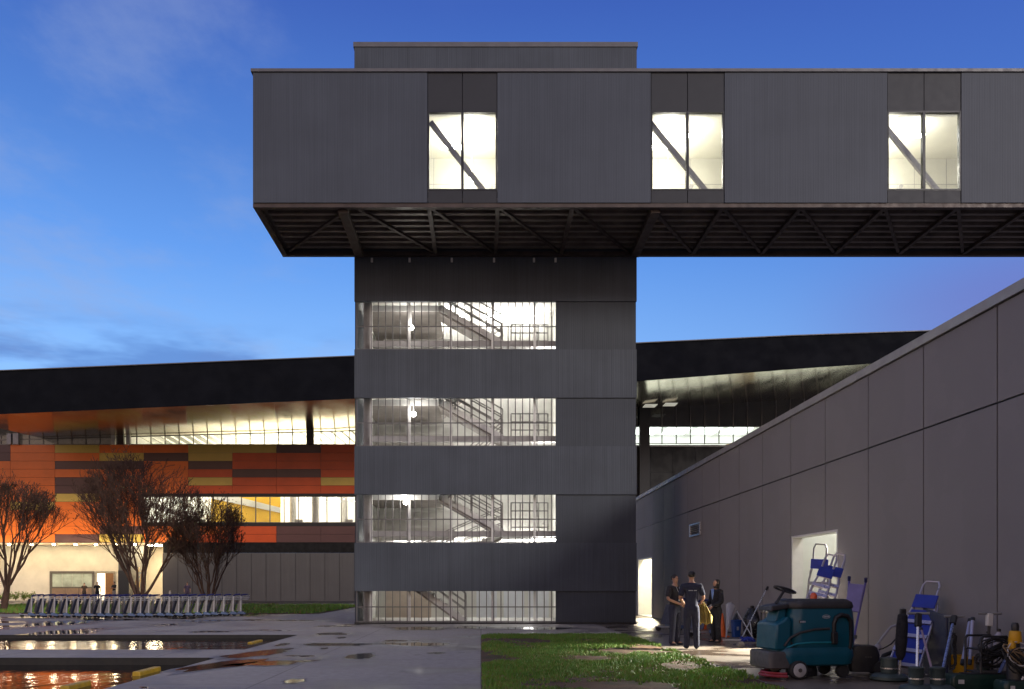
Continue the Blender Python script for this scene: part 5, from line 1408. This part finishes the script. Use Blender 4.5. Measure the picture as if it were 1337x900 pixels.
q = MB(); loft(q, [(z, rrect(0, 0, h_, h_ * .8, .03)) for z, h_ in ((0, .105), (.45, .125), (.46, .14), (.49, .14), (.49, .12), (.06, .095))])
q.build('tub', basic('mid_blue_plastic', (.015, .07, .30), .4), bb, local=True, smooth=True)
MB().box(-.03, .03, -.118, -.108, .2, .3).build('label_panel', PALE, bb, local=True)
v = ground_at(943, 832)
cn = thing('traffic_cone', 'orange traffic cone standing behind the woman', 'cone', (v.x, v.y, .004))
ORC = basic('orange_cone_plastic', (.75, .13, .015), .5, 0, .12, 8)
MB().box(-.17, .17, -.17, .17, 0, .03).build('base', ORC, cn, local=True, bevel=.01)
co = MB().lathe([(.125, .03), (.04, .60), (.03, .68)], (0,0,0), 16).build('body', ORC, cn, local=True, smooth=True)
v = ground_at(919, 822)
ob_ = thing('bucket', 'orange bucket on the ground between the two men and the woman', 'bucket', (v.x, v.y, .004))
MB().lathe([(.12, 0), (.15, .30), (.158, .305), (.158, .32), (.145, .32), (.115, .03)], (0,0,0), 18).build('pail', ORC, ob_, local=True, smooth=True)
MB().tube([(-.155, 0, .30), (-.13, -.09, .36), (0, -.12, .40), (.13, -.09, .36), (.155, 0, .30)], .006, 5).build('handle', M['alu'], ob_, local=True)
# clear plastic wrapped umbrella-shaped bundle
a, b_ = at(948, 833, 23.4), at(955, 783, 23.9)
pk = thing('wrapped_bundle', 'bundle wrapped in shiny clear plastic standing behind the woman, wide end up', 'bundle', a)
d = b_ - a
m_, t, b = new_mat('crinkled_plastic')
b.inputs['Base Color'].default_value = (.55,.56,.60,1); b.inputs['Roughness'].default_value = .18; b.inputs['Alpha'].default_value = .6
bump(t, b, noise_node(t, 14, 5, .7), .9, .03)
MB().lathe([(.02, 0), (.03, .2), (.07, .6), (.13, .95), (.15, 1.02), (.10, 1.08), (.02, 1.1)], (0,0,0), 14, d, sx=1, sy=.6).build('wrapping', m_, pk, local=True, smooth=True)
MB().tube([(0,0,0), d * .95], .014, 6).build('stick', M['steel_grey'], pk, local=True)
BAG = basic('black_bag_film', (.012,.012,.014), .3, 0, .3, 6)
for px, py, s, lab in ((975, 834, .34, 'black rubbish bag slumped against the wall behind the crossed poles'), (957, 829, .26, 'smaller black rubbish bag behind the blue bin')):
    v = ground_at(px, py); q = MB(); rs = random.Random(px); vs_ = []; n1, n2 = 18, 11
    for j in range(n2 + 1):
        ph = math.pi * j / n2
        for i in range(n1):
            a = 2 * math.pi * i / n1
            rr = s * (math.sin(ph) ** .8) * (1 + .12 * mnoise.noise(Vector((math.cos(a) * 2, math.sin(a) * 2, ph * 1.5 + px))))
            vs_.append((v.x + .25 + rr * .75 * math.cos(a), v.y + .3 + rr * math.sin(a), max(.0, s * 1.25 * (1 - math.cos(ph)) * .9 * (1 if j < n2 - 1 else 1.12))))
    fs_ = [(j*n1+i, j*n1+(i+1)%n1, (j+1)*n1+(i+1)%n1, (j+1)*n1+i) for j in range(n2) for i in range(n1)]
    q.add(vs_, fs_)
    o = q.build('rubbish_bag', BAG, None, smooth=True); tag(o, lab, 'bag', 'black rubbish bags')
    MB().lathe([(.02, 0), (.06, .08), (.05, .12), (.015, .10)], (v.x + .25, v.y + .3, s * 2.33), 10).build('knot', BAG, o, smooth=True)
# dark janitor cart between wall and scrubber
jc_ = thing('janitor_cart', 'dark janitor cart with trays and brown bottles between the scrubber and the wall', 'cart', (7.05, 20.2, .004), R(80))
q = MB()
for x in (-.3, .3):
    for y in (-.2, .2): q.tube([(x, y, .1), (x, y, .95)], .018, 6)
q.build('frame', M['black'], jc_, local=True)
for z in (.14, .5, .82): MB().box(-.32, .32, -.22, .22, z, z + .05).build('tray', GREYP, jc_, local=True, bevel=.01)
for x, y in ((-.28, -.18), (.28, -.18), (-.28, .18), (.28, .18)): MB().ball((x, y, .05), .05, 8).build('caster', M['rubber'], jc_, local=True)
for i in range(4): MB().lathe([(.04, 0), (.045, .02), (.045, .15), (.015, .2), (.015, .24)], (-.2 + i * .13, -.12, .55), 10).build('bottle', basic('brown_bottle', (.25 if i % 2 else .1, .09, .03), .35), jc_, local=True, smooth=True)
